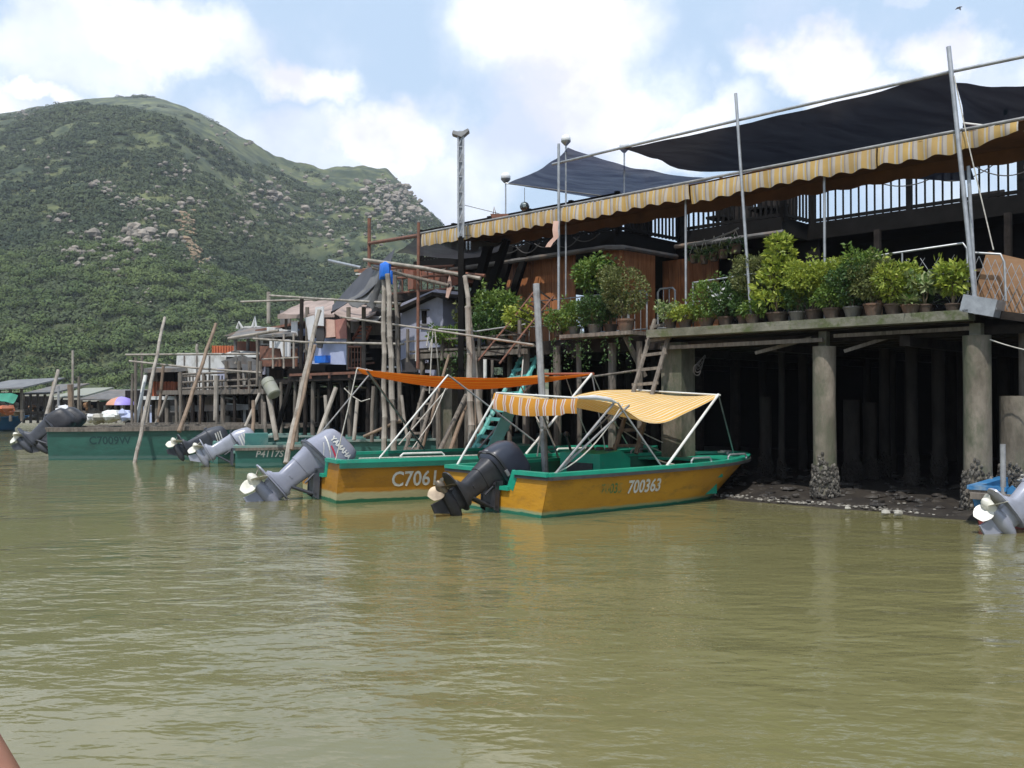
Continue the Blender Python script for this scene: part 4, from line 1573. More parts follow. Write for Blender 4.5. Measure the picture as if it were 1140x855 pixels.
# ================================================================ THE STILT RESTAURANT
def restaurant():
    root = thing('stilt_restaurant', 'dark two storey timber restaurant on stilts with orange board walls', 'building', tuple(F(0, 3, 0)))
    B = lambda mb, name, mat, par=root, **k: mb.build(name, mat, par, **k)
    # ---- lower deck
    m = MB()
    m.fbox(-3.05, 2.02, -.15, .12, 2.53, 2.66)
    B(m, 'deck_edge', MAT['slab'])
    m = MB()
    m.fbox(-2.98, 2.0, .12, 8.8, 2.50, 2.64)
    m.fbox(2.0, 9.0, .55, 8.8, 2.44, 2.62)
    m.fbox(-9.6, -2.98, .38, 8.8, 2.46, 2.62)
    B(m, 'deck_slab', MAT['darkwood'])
    m = MB()
    m.fbox(-4.95, -3.35, -.18, .30, 2.60, 2.665)
    B(m, 'planter_shelf', MAT['oldwood'])
    B(MB().bar(F(-3.6, .0, 2.58), F(-3.45, .35, 1.9), .07, .07), 'shelf_bracket', MAT['oldwood'])
    m = MB()
    m.fbox(-9.3, -5.9, -.1, .0, 2.36, 2.46)
    m.fbox(-9.3, -5.9, -.1, .4, 2.50, 2.54)
    m.fbox(-9.4, -5.9, -.13, -.08, 2.72, 2.75)
    for s in (-9.3, -8.2, -7.1, -6.0):
        m.fbox(s - .03, s + .03, -.14, -.1, 2.3, 3.0)
    B(m, 'planter_gallery', MAT['oldwood'])
    # joists and beams under the deck
    m = MB()
    for k in range(14):
        w = .35 + k * .6
        m.fbox(-9.5, 8.5, w, w + .09, 2.36, 2.47)
    for s in range(-9, 9, 2):
        m.fbox(s, s + .14, .2, 8.6, 2.24, 2.38)
    B(m, 'deck_joists', MAT['darkwood'])
    m = MB()
    m.bar(F(-2.9, .05, 2.36), F(-.05, .05, 2.37), .05, .06)
    m.bar(F(-1.2, .15, 2.22), F(-.35, .3, 2.42), .05, .05)
    m.bar(F(.2, .2, 2.2), F(.75, .5, 2.40), .05, .05)
    m.bar(F(.1, .1, 2.42), F(2.0, .2, 2.44), .05, .05)
    B(m, 'bracing', MAT['oldwood'])
    # ---- piles
    rg = random.Random(21)


    def pile(s, w, top, r, base=.0, crust=.48, mat=None, sq=False):
        mat = mat or ('conc' if w < 1 else 'pile')  # inner rows take the colour darkened for under-deck shade
        q = MB()
        c = F(s, w, 0)
        if sq:
            q.fbox(s - r, s + r, w - r, w + r, -.3, top)
        else:
            q.path([c + V((0, 0, -.3)), c + V((0, 0, top * .3)), c + V((rg.uniform(-.01, .01), 0, top * .65)), c + V((0, 0, top))], [r * 1.02, r, r * .98, r * 1.0], 16)
        o = q.build('pillar', MAT[mat], root)
        if crust:
            g = MB()
            n = int(620 * r / .16)
            for k in range(n):
                a = rg.uniform(0, 6.283)
                z = base + rg.random() ** 1.2 * crust * (.95 + .22 * math.sin(a * 2 + s * 3) + .12 * math.sin(a * 5))
                rr = r * (1.03 + .22 * (1 - (z - base) / max(crust, .01)) * rg.random())
                g.rock(c + V((rr * math.cos(a), rr * math.sin(a), z)), rg.uniform(.010, .026), k, (1, .8, 1.3))
            g.build('oyster_crust', MAT['oyster'] if w < 1 else MAT['pile'], o, smooth=False)  # inner crusts share that shade-darkened colour
        return o
    P918 = FS(918, .22)
    P1088 = FS(1088, .22)
    pile(P918, .22, 2.28, .165, .1, .50)
    pile(P1088, .22, 2.34, .172, .1, .52)
    q = MB()
    q.fbox(P918 - .06, P918 + .06, .16, .28, 2.25, 2.5)
    B(q, 'pillar_cap', MAT['slab'])
    q = MB()
    q.fbox(P1088 - .07, P1088 + .07, .15, .29, 2.30, 2.5)
    B(q, 'pillar_cap', MAT['slab'])
    pile(FS(755, .35), .35, 2.45, .20, .0, .4, sq=True)
    pile(FS(1133, .75), .75, 1.55, .22, .2, .40)
    pile(FS(1142, .75), .75, 2.4, .08, .2, .0, mat='oldwood')
    pile(FS(870, 1.6), 1.6, 2.4, .055, .2, .25)
    pile(FS(852, 2.0), 2.0, 1.55, .10, .2, .3)
    pile(FS(948, 2.0), 2.0, 1.5, .13, .2, .3)
    pile(FS(968, 2.4), 2.4, 1.45, .11, .2, .3)
    pile(FS(1015, 1.9), 1.9, 2.4, .09, .2, .42)
    pile(FS(1045, 2.3), 2.3, 2.4, .10, .2, .42)
    pile(FS(985, 3.0), 3.0, 2.4, .09, .2, .35)
    for w in (3.6, 5.2, 6.8):
        for s in (-3.6, -2.2, -.8, .8, 2.3, 3.8, 5.4, 7.0):
            pile(s + rg.uniform(-.3, .3), w + rg.uniform(-.3, .3), 2.4, rg.uniform(.07, .12), .3, 0)
    # timber stilts to the left
    for i in range(30):
        s = -9.4 + i * .22 + rg.uniform(-.08, .08)
        w = (.3, 1.4, 2.6)[i % 3] + rg.uniform(-.15, .15)
        q = MB().path([F(s, w, -.4), F(s + rg.uniform(-.04, .04), w, 1.2), F(s, w, 2.5)], rg.uniform(.045, .085), 8)
        q.build('stilt', MAT['oldwood'] if i % 3 == 0 else MAT['darkwood'], root)
    q = MB()
    q.fbox(FS(503, .6) - .17, FS(503, .6) + .17, .45, .8, -.2, 2.5)
    B(q, 'pier', MAT['conc'])
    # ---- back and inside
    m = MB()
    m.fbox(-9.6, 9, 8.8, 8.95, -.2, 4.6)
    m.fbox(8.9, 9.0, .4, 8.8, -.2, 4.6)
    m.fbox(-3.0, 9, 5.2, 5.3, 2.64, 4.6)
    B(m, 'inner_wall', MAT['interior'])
    # ---- upper storey slab in three steps
    m = MB()
    m.fbox(-11.8, -5.45, 2.1, 8.8, 4.60, 4.92)
    m.fbox(-5.45, -4.6, 4.2, 8.8, 4.60, 4.92)
    m.fbox(-4.6, -2.4, 3.2, 8.8, 4.60, 4.92)
    m.fbox(-2.4, 9.0, 4.2, 8.8, 4.60, 4.92)
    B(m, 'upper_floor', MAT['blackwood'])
    m = MB()
    m.path([F(-11.5, 1.98, 4.56), F(-5.6, 1.98, 4.56), F(-5.35, 2.2, 4.56), F(-5.3, 4.0, 4.56)], .055, 8)
    m.path([F(-4.7, 3.08, 4.60), F(-2.3, 3.08, 4.60)], .05, 8)
    B(m, 'gutter', MAT['roofgrey'])
    m = MB()
    m.fbox(2.3, 4.8, 1.2, 3.4, 4.66, 4.71)
    B(m, 'side_roof', MAT['roofgrey'])
    m = MB()
    for s in (2.4, 4.4):
        m.fbox(s, s + .12, 3.0, 3.12, 2.6, 4.66)
    B(m, 'post', MAT['darkwood'])
    # ---- orange board walls
    def boards(s0, s1, w, z0, z1, name='board_wall', ret=0):
        q = MB()
        s = s0
        k = 0
        while s < s1 - .02:
            e = min(s + .155, s1)
            q.fbox(s, e - .008, w + .006 * (k % 2), w + .05, z0, z1)
            s = e
            k += 1
        if ret:
            t = w + .05
            while t < w + ret:
                q.fbox(s1 - .05, s1, t, t + .147, z0, z1)
                t += .155
        B(q, name, MAT['board'], smooth=False)
    sA, sB = FS(563, 2.3), FS(640, 2.3)
    boards(sA, sB, 2.3, 2.64, 4.58)
    sC, sD = FS(672, 2.3), FS(693, 2.3)
    boards(sC, sD, 2.3, 2.64, 4.58, ret=1.1)
    boards(FS(738, 4.0), FS(800, 4.0), 4.0, 2.64, 4.5)
    B(MB().fbox(sB, sC, 2.6, 2.65, 2.64, 4.58), 'doorway_shade_sheet', MAT['interior'])  # dark sheet fills the opening in place of shade
    B(MB().fbox(sD - .05, -2.2, 4.3, 4.35, 2.64, 4.6), 'doorway_shade_sheet', MAT['interior'])  # another dark sheet standing in for shade in the recess
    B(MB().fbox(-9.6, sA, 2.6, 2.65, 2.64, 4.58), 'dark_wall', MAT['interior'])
    # dark stair going up at the left end
    m = MB()
    for w in (1.3, 2.0):
        m.bar(F(FS(520, 1.3), w, 3.2), F(FS(556, 1.6), w, 4.9), .12, .2)
        m.bar(F(FS(535, 1.3), w, 3.2), F(FS(575, 1.6), w, 4.9), .1, .16)
    B(m, 'stair_stringer', MAT['blackwood'])
    # ---- upper railing with balusters
    def railing(a, b, z0, h, step=.115, bw=.035, post=1.1):
        a, b = V(a), V(b)
        d = (b - a)
        n = max(2, int(d.length / step))
        q = MB()
        for k in range(n + 1):
            p = a + d * (k / n)
            q.bar(p + UP * z0, p + UP * (z0 + h), bw, .03, FE)
        q.bar(a + UP * (z0 + h), b + UP * (z0 + h), .05, .07)
        q.bar(a + UP * (z0 + .05), b + UP * (z0 + .05), .04, .06)
        k = int(d.length / post)
        for j in range(k + 1):
            p = a + d * (j / max(k, 1))
            q.bar(p + UP * (z0 - .1), p + UP * (z0 + h + .06), .09, .09, FE)
        return q
    G0 = lambda s, w: F(s, w, 0)
    for a, b, z, h in ((G0(-11.6, 2.15), G0(-5.45, 2.15), 4.92, .72), (G0(-5.45, 2.15), G0(-5.35, 4.2), 4.92, .72), (G0(-4.6, 3.25), G0(-2.4, 3.25), 4.92, .66),
                       (G0(-2.4, 3.25), G0(-2.35, 4.2), 4.92, .66)):
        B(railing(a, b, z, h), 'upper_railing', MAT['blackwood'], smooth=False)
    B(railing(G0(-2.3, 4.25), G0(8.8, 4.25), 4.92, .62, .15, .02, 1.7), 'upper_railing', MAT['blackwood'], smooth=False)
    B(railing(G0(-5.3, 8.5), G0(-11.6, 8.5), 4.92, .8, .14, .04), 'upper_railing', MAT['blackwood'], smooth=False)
    m = railing(G0(FS(690, 2.6), 3.3), G0(FS(765, 2.6) - .3, 3.3), 5.5, .22, .13, .05)
    B(m, 'brown_upper_rail', MAT['rust'], smooth=False)
    # furniture and screens standing on the terrace behind the rail
    r3 = random.Random(14)
    for s_a, s_b, w_a, w_b, n in ((-9.5, -5.9, 2.8, 4.4, 9), (-4.8, -2.6, 3.9, 5.5, 9), (-.5, 1.0, 6.0, 7.0, 2)):
        for k in range(n):
            s = r3.uniform(s_a, s_b)
            w = r3.uniform(w_a, w_b)
            q = MB()
            if r3.random() < .5:
                q.fbox(s, s + r3.uniform(.3, .8), w, w + .06, 4.92, 4.92 + r3.uniform(.4, .72))
                q.build('terrace_screen', MAT['darkwood'], root)
            else:
                q.fbox(s, s + .42, w, w + .42, 5.30, 5.35)
                q.fbox(s, s + .42, w + .38, w + .42, 5.35, 5.72)
                for a_ in (.02, .36):
                    for b_ in (.02, .36):
                        q.fbox(s + a_, s + a_ + .04, w + b_, w + b_ + .04, 4.92, 5.30)
                q.build('terrace_chair', MAT['blackwood'], root)
    # cables looped along the upper rail
    m = MB()
    for k in range(8):
        s = -1.0 + k * .85
        sag_rope(m, F(s, 4.15, 5.5), F(s + 1.2, 4.15, 5.5), .16 + .05 * (k % 3), .010)
    for k in range(5):
        s = FS(555, 1.9) + k * .55
        sag_rope(m, F(s, 1.9, 4.85), F(s + .7, 1.9, 4.85), .12 + .06 * (k % 2), .012)
    B(m, 'hanging_cables', MAT['ropeb'])
    # ---- railing of the lower deck (pipe frame and wire mesh)
    m = MB()
    a, b = FS(880, .25), FS(1078, .25)
    r = .016
    m.path([F(-2.4, .25, 3.42), F(b - .05, .25, 3.58), F(b, .25, 3.50), F(b, .25, 2.66)], r, 7)
    m.path([F(-2.4, .25, 3.10), F(b, .25, 3.20)], .010, 6)
    for k in range(5):
        s = -2.4 + (b + 2.4) * k / 5
        m.tube(F(s, .25, 2.66), F(s, .25, 3.42 + .16 * k / 5), r * .8)
    B(m, 'deck_railing', MAT['steel'])
    m = MB()
    n = 22
    for k in range(n):
        s0 = -2.4 + (b + 2.4) * k / n
        for dd in (.42, -.42):
            s1 = s0 + dd
            if -2.4 <= s1 <= b:
                m.tube(F(s0, .26, 2.75), F(s1, .26, 3.44), .004, n=4)
    B(m, 'wire_mesh', MAT['steel'])
    # gate hoops between the two planted decks
    m = MB()
    for a, b in ((FS(704, .9), FS(724, .9)), (FS(729, .7), FS(748, .7)), (FS(662, .9), FS(702, .9))):
        m.path([F(a, .8, 2.66), F(a, .8, 3.40), F(a + .05, .8, 3.45), F(b - .05, .8, 3.45), F(b, .8, 3.40), F(b, .8, 2.66)], .018, 7)
        n = max(2, int((b - a) / .11))
        for k in range(1, n):
            m.tube(F(a + (b - a) * k / n, .8, 2.72), F(a + (b - a) * k / n, .8, 3.45), .008, n=5)
        m.tube(F(a, .8, 2.76), F(b, .8, 2.76), .012)
    B(m, 'gate_hoops', MAT['steel'])
    m = MB()
    a, b = FS(578, .8), FS(660, .8)
    for z in (2.95, 3.25, 3.45):
        m.tube(F(a, .8, z), F(b, .8, z), .012)
    for k in range(8):
        s = a + (b - a) * k / 7
        m.tube(F(s, .8, 2.6), F(s, .8, 3.45), .010)
    B(m, 'side_railing', MAT['pipe'])
    # ---- roof posts inside
    for s in (-4.0, -1.0, 1.2):
        B(MB().fbox(s, s + .1, 4.0, 4.1, 2.64, 4.6), 'post', MAT['darkwood'])
    # table edges and clutter just inside the rail
    m = MB()
    m.fbox(.2, 2.4, 1.0, 1.6, 3.28, 3.32)
    for s in (.3, 2.3):
        m.fbox(s, s + .06, 1.1, 1.16, 2.64, 3.28)
    tag(m.build('dining_table', MAT['ply']), 'long brown table behind the rail at the right end of the deck', 'table')
    return root


restaurant()

# ---------------------------------------------------------------- awning, its posts, nets
def awning():
    zt = 4.99
    a, b = FS(470), FS(1137)
    root = thing('striped_awning', 'long yellow and grey striped awning with scalloped edge along the restaurant front', 'awning', tuple(F(0, 0, 4.7)))
    rg = random.Random(8)
    secs = [(a, FS(768)), (FS(770), FS(978)), (FS(980), b)]
    for i, (s0, s1) in enumerate(secs):
        m = MB()
        n = int((s1 - s0) / .045)
        P = []
        for k in range(n + 1):
            s = s0 + (s1 - s0) * k / n
            u = k / n
            h = .255 + .018 * math.cos(2 * math.pi * (s - s0) / .34 + 1.2 * math.sin(s * 1.3)) + .05 * noise.noise(V((s * .8, i * 3, 0)))
            if i == 2:
                h *= 1 - .55 * max(0, (u - .6) / .4)
            wv = .045 * noise.noise(V((s * 1.6, 3, 0))) + .02 * math.sin(s * 19) + .02 * noise.noise(V((s * 9, 1, 0)))
            zz = zt - (.04 if i == 1 else 0) * (1 - u)
            P.append([F(s, -.02, zz), F(s, -.03 + wv * .5, zz - h * .4), F(s, -.03 + wv, zz - h * .75), F(s, -.02 + wv * 1.2, zz - h)])
        m.sheet(P, .006, FN)
        m.build('valance', MAT['awn'], root)
    m = MB()
    P = []
    for k in range(91):
        s = a + (b + .3 - a) * k / 90
        P.append([F(s, w, zt - .006 + .03 * (w > 0) - .05 * math.sin(math.pi * min(w, 1.4) / 1.4) + .03 * noise.noise(V((s * 1.2, w * 2, 0)))) for w in (-.02, .35, .7, 1.05, 1.4)] + [F(s, 1.41, zt - .13 - .05 * abs(math.sin(s * 5 + math.sin(s))))])
    m.sheet(P, .006)
    m.build('canopy_sheet', MAT['awnback'], root)
    m = MB()
    m.tube(F(a - .1, -.01, zt + .03), F(b + .4, -.01, zt + .03), .022)
    m.tube(F(a - .1, 1.42, zt + .05), F(b + .4, 1.42, zt + .05), .02)
    for k in range(9):
        s = a + (b - a) * k / 8
        m.tube(F(s, 0, zt + .02), F(s, 2.0, zt + .04), .014)
    m.build('frame', MAT['pipe'], root)
    for px, w in ((764, .12), (919, .12)):
        m = MB().tube(F(FS(px, w), w, 2.66), F(FS(px, w), w, zt), .020)
        m.build('support_pipe', MAT['steel'], root)


awning()


def steel_pole(px0, y0, px1, y1, w, r, label, name='scaffold_pole', mat='steel', w1=None, cat='pole', grp='upright steel poles along the restaurant front'):
    p, q = FP(px0, y0, w), FP(px1, y1, w if w1 is None else w1)
    o = MB().tube(p, q, r, n=10).build(name, MAT[mat])
    return tag(o, label, cat, grp)


steel_pole(819, 104, 836, 352, -.06, .024, 'tilted steel pole in front of the hanging flower pots')
steel_pole(1056, 52, 1087, 350, -.08, .030, 'tallest thick steel pole, right of the potted plants, leaning right')
steel_pole(1078, 185, 1086, 330, .25, .024, 'short steel pole just right of the tallest thick pole')
steel_pole(622, 160, 622, 345, -.08, .026, 'steel pole standing beside the middle globe lamp')
steel_pole(466, 352, 464, 402, -.1, .035, 'short white painted pipe under the rusty post', mat='white', grp=None)
tag(MB().path([FP(615, 183, 0), FP(825, 133, 0), FP(1058, 80, 0), FP(1260, 38, 0)], .024, 8).build('ridge_pole', MAT['steel']), 'long steel pole carrying the black shade net above the awning', 'pole')


def net(name, label, mat, C, nu=24, nv=12, sag=.25, edge=.12, seed=0):
    """C: near-left, near-right, far-right, far-left corners; the edges bow inwards"""
    m = MB()
    P = []
    c = (C[0] + C[1] + C[2] + C[3]) / 4
    for i in range(nu + 1):
        u = i / nu
        row = []
        for j in range(nv + 1):
            v = j / nv
            p = C[0] * (1 - u) * (1 - v) + C[1] * u * (1 - v) + C[2] * u * v + C[3] * (1 - u) * v
            bow = edge * (4 * u * (1 - u) * abs(2 * v - 1) ** 4 + 4 * v * (1 - v) * abs(2 * u - 1) ** 4)
            h = V((c.x - p.x, c.y - p.y, 0))
            p = p + h * bow * .6
            p = p + UP * (-sag * (4 * u * (1 - u)) ** .8 * (.35 + .65 * 4 * v * (1 - v)) + .05 * noise.noise(V((u * 6, v * 4, seed))))
            row.append(p)
        P.append(row)
    m.sheet(P)
    return tag(m.build(name, MAT[mat]), label, 'shade net', 'shade nets over the upper terrace')


net('shade_net', 'large black shade net sagging below the long steel pole', 'netk',
    (FP(692, 165, 0), FP(1058, 82, 0), FP(1085, 200, 2.8), FP(755, 188, 1.5)), sag=.11, edge=.03, seed=1)
net('shade_net', 'dark blue shade net stretched between the globe lamps', 'netb',
    (W(632, 164, 17.0), W(795, 199, 18.6), W(740, 232, 22.0), W(565, 204, 20.3)), sag=.18, edge=.16, seed=2)
net('shade_net', 'black shade net cut by the right edge of the photo', 'netk',
    (FP(1062, 92, .2), FP(1230, 80, .5), FP(1230, 135, 3.0), FP(1070, 150, 2.4)), sag=.24, edge=.12, seed=3)
net('shade_net', 'grey shade net hanging under the left end of the awning', 'netg',
    (W(466, 260, 20.0), W(560, 268, 19.8), W(560, 285, 22.5), W(440, 282, 22.0)), sag=.18, edge=.10, seed=4)
m = MB()
m.tube(W(563, 204, 20.3), W(700, 222, 19.8), .015)
tag(m.build('net_cable', MAT['steel']), 'thin steel cable along the far edge of the blue net', 'cable')
o = MB().prism([W(1117, 122, 13.4), W(1121, 121, 13.4), W(1122, 127, 13.4), W(1118, 128, 13.4)], (0, .01, 0)).build('green_patch', MAT['tarpgreen'])
tag(o, 'small green cloth scrap caught on the right-hand net', 'cloth scrap')
o = MB().tube(FP(1072, 137, .4), FP(1150, 146, .4), .014).build('net_batten', MAT['white'])
tag(o, 'thin white batten under the right-hand black net', 'batten')


def globe_lamp(px, y, ybase, w, label):
    p = FP(px, y, w)
    q = FP(px, ybase, w)
    root = thing('globe_lamp', label, 'lamp', tuple(q), 'globe lamps on thin poles')
    d = (p - EYE).y / FPX
    r = 5.6 * d
    MB().tube(q, p - UP * r * 1.1, .016).build('lamp_pole', MAT['steel'], root)
    MB().lathe(p - UP * r * 1.1, [(.02, -.02), (r * .45, .0), (r * .92, r * .5), (r * 1.0, r * .75), (r * .9, r * .78)], 16).build('lamp_bowl', MAT['steel'], root)
    MB().ball(p + UP * r * .05, r * .98, 16, 10, (1, 1, .9)).build('lamp_globe', MAT['glass'], root)


globe_lamp(563, 197, 240, 2.2, 'leftmost globe lamp, at the corner of the blue net')
globe_lamp(630, 155, 330, .15, 'tallest globe lamp, on a pole beside the steel pole')
globe_lamp(695, 163, 218, 1.5, 'globe lamp right of the tallest one, over the blue net')

# floodlight mast
def mast():
    p = W(513, 150, 18.6)
    q = V((W(513, 445, 18.6).x, 18.6, 0))
    root = thing('floodlight_mast', 'tall steel mast with angled floodlight head at the left end of the awning', 'lamp post', tuple(q))
    m = MB()
    w = .05
    zb = 4.7
    for sx in (-1, 1):
        for sy in (-1, 1):
            m.bar(q + V((sx * w, sy * w, zb)), p + V((sx * w, sy * w, 0)), .035, .035, V((0, 1, 0)))
    for k in range(15):
        z = zb + k * .3
        if z > p.z - .1:
            break
        m.bar(V((q.x, q.y, z)) + V((-w, -w, 0)), V((q.x, q.y, z)) + V((w, -w, .26)), .02, .02, V((0, 1, 0)))
        m.bar(V((q.x, q.y, z)) + V((-w, w, 0)), V((q.x, q.y, z)) + V((w, w, .26)), .02, .02, V((0, 1, 0)))
        m.bar(V((q.x, q.y, z)) + V((-w, -w, .3)), V((q.x, q.y, z)) + V((w, -w, .3)), .02, .02, V((0, 1, 0)))
    m.box((q.x, q.y + .02, (zb + p.z) / 2), (.10, .012, p.z - zb))
    m.build('lattice_mast', MAT['steel'], root)
    MB().box((q.x, q.y, 2.2), (.11, .11, 5.05)).build('mast_shade_length', MAT['blackwood'], root)  # black colour stands in for shade on the mast below the awning
    h = MB()
    h.prism([p + V((-.17, -.1, .0)), p + V((.02, -.1, -.07)), p + V((.17, -.1, .06)), p + V((.15, -.1, .10)), p + V((0, -.1, .03)), p + V((-.15, -.1, .06))], (0, .22, 0))
    h.build('floodlight', MAT['pipe'], root)
    g = MB()
    g.tube(p + V((.08, 0, -1.4)), W(556, 238, 18.6), .006, n=4)
    g.tube(p + V((.08, 0, -2.0)), W(528, 262, 18.8), .006, n=4)
    g.build('stay_wire', MAT['ropeb'], root)


mast()
# mirror ball and the box below it
p = W(584, 230, 19.5)
root = thing('mirror_ball', 'round mirrored ball hanging below the blue net', 'hanging ball', tuple(p - UP * .12))
MB().ball(p, .10, 14, 10).build('ball', MAT['mirror'], root, smooth=False)
MB().tube(p + UP * .09, W(584, 209, 19.5), .006, n=5).build('hanger', MAT['ropeb'], root)
m = MB()
m.prism([W(546, 238, 19), W(566, 238, 19), W(566, 248, 19), W(550, 248, 19)], (0, .2, 0))
m.path([W(549, 238, 19), W(550, 230, 19), W(552, 238, 19)], .01, 5)
tag(m.build('brown_basket', MAT['rust']), 'small brown basket on the awning pole below the leftmost globe lamp', 'basket')
# cloth strip caught on the pole
m = MB()
P = [[W(616 + dx, y, 16.9 + .03 * math.sin(y)), W(622 + dx, y, 16.9)] for y, dx in ((246, 0), (256, -1), (264, 0), (270, -6), (275, -9))]
m.sheet(P, .01, (0, 1, 0))
tag(m.build('cloth_strip', MAT['towelp']), 'pink and orange cloth strip hanging from the awning by the double poles', 'cloth strip')


# ---------------------------------------------------------------- potted plants
def pot(mb_, p, r, h):
    mb_.lathe(p, [(r * .72, 0), (r * .98, h * .82), (r * 1.08, h * .84), (r * 1.08, h), (r * .95, h), (r * .9, h * .9)], 16)
    return mb_


def potted(px, w, z, r, ph, rad, cz, n, size, leaf, potm, label, seed, name='potted_plant', shape='bush', long=1.7, group='potted plants on the deck edge'):
    s = FS(px, w)
    p = F(s, w, z)
    rg = random.Random(seed)
    root = thing(name, label, 'potted plant', tuple(p), group)
    o = pot(MB(), p, r, ph).build('pot', MAT[potm], root)
    MB().lathe(p, [(r * .9, ph * .86), (r * .5, ph * .9), (.01, ph * .9)], 12).build('soil', MAT['soil'], o)
    st = MB()
    for k in range(rg.randint(3, 5)):
        a = rg.uniform(0, 6.28)
        t = p + V((rad[0] * .4 * math.cos(a), rad[1] * .4 * math.sin(a), ph + cz * rg.uniform(.8, 1.1)))
        st.path([p + V((0, 0, ph * .8)), (p + t) / 2 + V((rg.uniform(-.04, .04), 0, ph * .6)), t], [.014, .010, .005], 6)
    st.build('stem', MAT['stem'], root)
    m = MB()
    c = p + V((0, 0, ph + cz))
    if shape == 'bush':
        m.leaves(c, rad, n, size, rg, long=long)
        for k in range(5):
            a = rg.uniform(0, 6.28)
            cc = c + V((rad[0] * .8 * math.cos(a), rad[1] * .8 * math.sin(a), rad[2] * rg.uniform(-.5, .75)))
            m.leaves(cc, [x * rg.uniform(.3, .55) for x in rad], n // 6, size, rg, long=long)
        for k in range(4):
            a = rg.uniform(0, 6.28)
            q = c + V((rad[0] * rg.uniform(.6, 1.1) * math.cos(a), rad[1] * math.sin(a), rad[2] * rg.uniform(.5, 1.25)))
            m.leaves(q, [.05, .05, .09], 14, size * 1.1, rg, long=long)
    elif shape == 'tiers':
        for k in range(6):
            f = k / 5
            cc = c + V((rg.uniform(-.07, .07), 0, rad[2] * (2 * f - 1) * .9))
            m.leaves(cc, (rad[0] * (1.05 - .55 * f), rad[1] * (1.05 - .55 * f), rad[2] * .20), n // 6, size, rg, flat=.5, long=long)
    elif shape == 'spike':
        for k in range(n):
            a = rg.uniform(0, 6.28)
            e = rg.uniform(.15, 1.3)
            L = size * rg.uniform(.7, 1.1)
            d = V((math.cos(a) * math.cos(e), math.sin(a) * math.cos(e), math.sin(e)))
            b = p + V((0, 0, ph * .9))
            sd_ = d.cross(UP).normalized() * .014
            mid = b + d * L * .55
            tip = b + d * L - UP * L * .22
            m.add([b - sd_, b + sd_, mid + sd_ * 1.3, tip, mid - sd_ * 1.3], [(0, 1, 2, 4), (4, 2, 3)])
    m.build('foliage', MAT[leaf], root, smooth=False)
    return root


Z = 2.665
PL = [
    # px, w, pot r, pot h, rad, crown height over pot, leaves, leaf size, leaf material, pot material, label, shape
    (747, .02, .10, .15, (.15, .15, .13), .12, 200, .050, 'leafv', 'potd', 'small variegated plant, leftmost pot on the long deck edge', 'bush'),
    (763, .0, .12, .13, (.17, .15, .12), .10, 260, .045, 'leafy', 'potd', 'low bright yellow green plant beside the thin awning pipe', 'bush'),
    (787, .0, .13, .13, (.21, .20, .30), .30, 620, .040, 'leaf', 'terra', 'feathery bright green plant in a wide tan pot', 'bush'),
    (808, .06, .12, .14, (.18, .18, .24), .28, 420, .045, 'leafd', 'potd', 'white flowered dark green bush between the feathery plant and the tall trees', 'bush'),
    (829, .10, .11, .14, (.20, .18, .28), .30, 420, .045, 'leafd', 'terra', 'dark green bush in a small clay pot left of the tilted steel pole', 'bush'),
    (838, -.06, .11, .13, (.13, .12, .09), .08, 150, .055, 'leaf', 'potd', 'low fresh green plant at the foot of the tilted steel pole', 'bush'),
    (845, .28, .13, .18, (.34, .26, .30), .62, 900, .045, 'leafo', 'potd', 'olive bushy tree behind the tilted steel pole', 'bush'),
    (866, .10, .17, .15, (.27, .24, .44), .70, 560, .085, 'leafy', 'potd', 'tallest potted tree with big yellow green leaves in tiers', 'tiers'),
    (888, .05, .12, .14, (.17, .15, .22), .28, 260, .045, 'leafd', 'potg', 'sparse dark plant in a grey pot right of the tallest potted tree', 'bush'),
    (907, .12, .12, .16, (.30, .26, .22), .50, 760, .050, 'leafy', 'potd', 'broad yellowish round crowned bush over the first concrete pillar', 'bush'),
    (926, -.02, .12, .15, (.18, .16, .16), .18, 330, .045, 'leaf', 'potd', 'low green plant under the broad yellowish bush', 'bush'),
    (934, .25, .12, .16, (.28, .22, .24), .52, 600, .050, 'leafy', 'potd', 'yellowish bush behind the low green plant over the first pillar', 'bush'),
    (950, .02, .13, .15, (.22, .20, .26), .34, 560, .045, 'leafd', 'potg', 'dark green bush in a grey pot right of the first pillar', 'bush'),
    (966, .20, .12, .15, (.26, .22, .26), .52, 620, .052, 'leaf', 'potd', 'bright green upright bush rising behind the two clay pots', 'bush'),
    (973, .0, .13, .17, (.20, .18, .24), .34, 520, .048, 'leafo', 'terra', 'olive bush in the largest clay pot of the right half', 'bush'),
    (996, .05, .13, .15, (.22, .20, .24), .34, 460, .058, 'leafy', 'potd', 'large leaved yellow green bush left of the dry spiky plant', 'bush'),
    (1014, -.02, .12, .12, (.2, .2, .2), .1, 60, .36, 'leafv', 'terra', 'dry spiky pinkish plant spilling over the deck edge', 'spike'),
    (1030, .10, .10, .12, (.16, .14, .10), .30, 110, .075, 'leafv', 'potd', 'small bush with pale leaves right of the dry spiky plant', 'bush'),
    (1032, .30, .10, .12, (.22, .2, .2), .45, 34, .50, 'leafd', 'potd', 'dark palm like plant against the wire mesh rail', 'spike'),
    (1061, .05, .09, .10, (.12, .10, .17), .36, 120, .085, 'leafy', 'potd', 'thin crooked plant with pale leaves beside the tallest steel pole', 'bush'),
]
for i, (px, w, r, ph, rad, cz, n, sz, leaf, potm, lab, shp) in enumerate(PL):
    potted(px, w, Z, r, ph, [rad[0] * 1.34, rad[1] * 1.2, rad[2] * 1.10], cz * .90, int(n * 2.3), sz * .72, leaf, potm, lab, 100 + i, shape=shp)
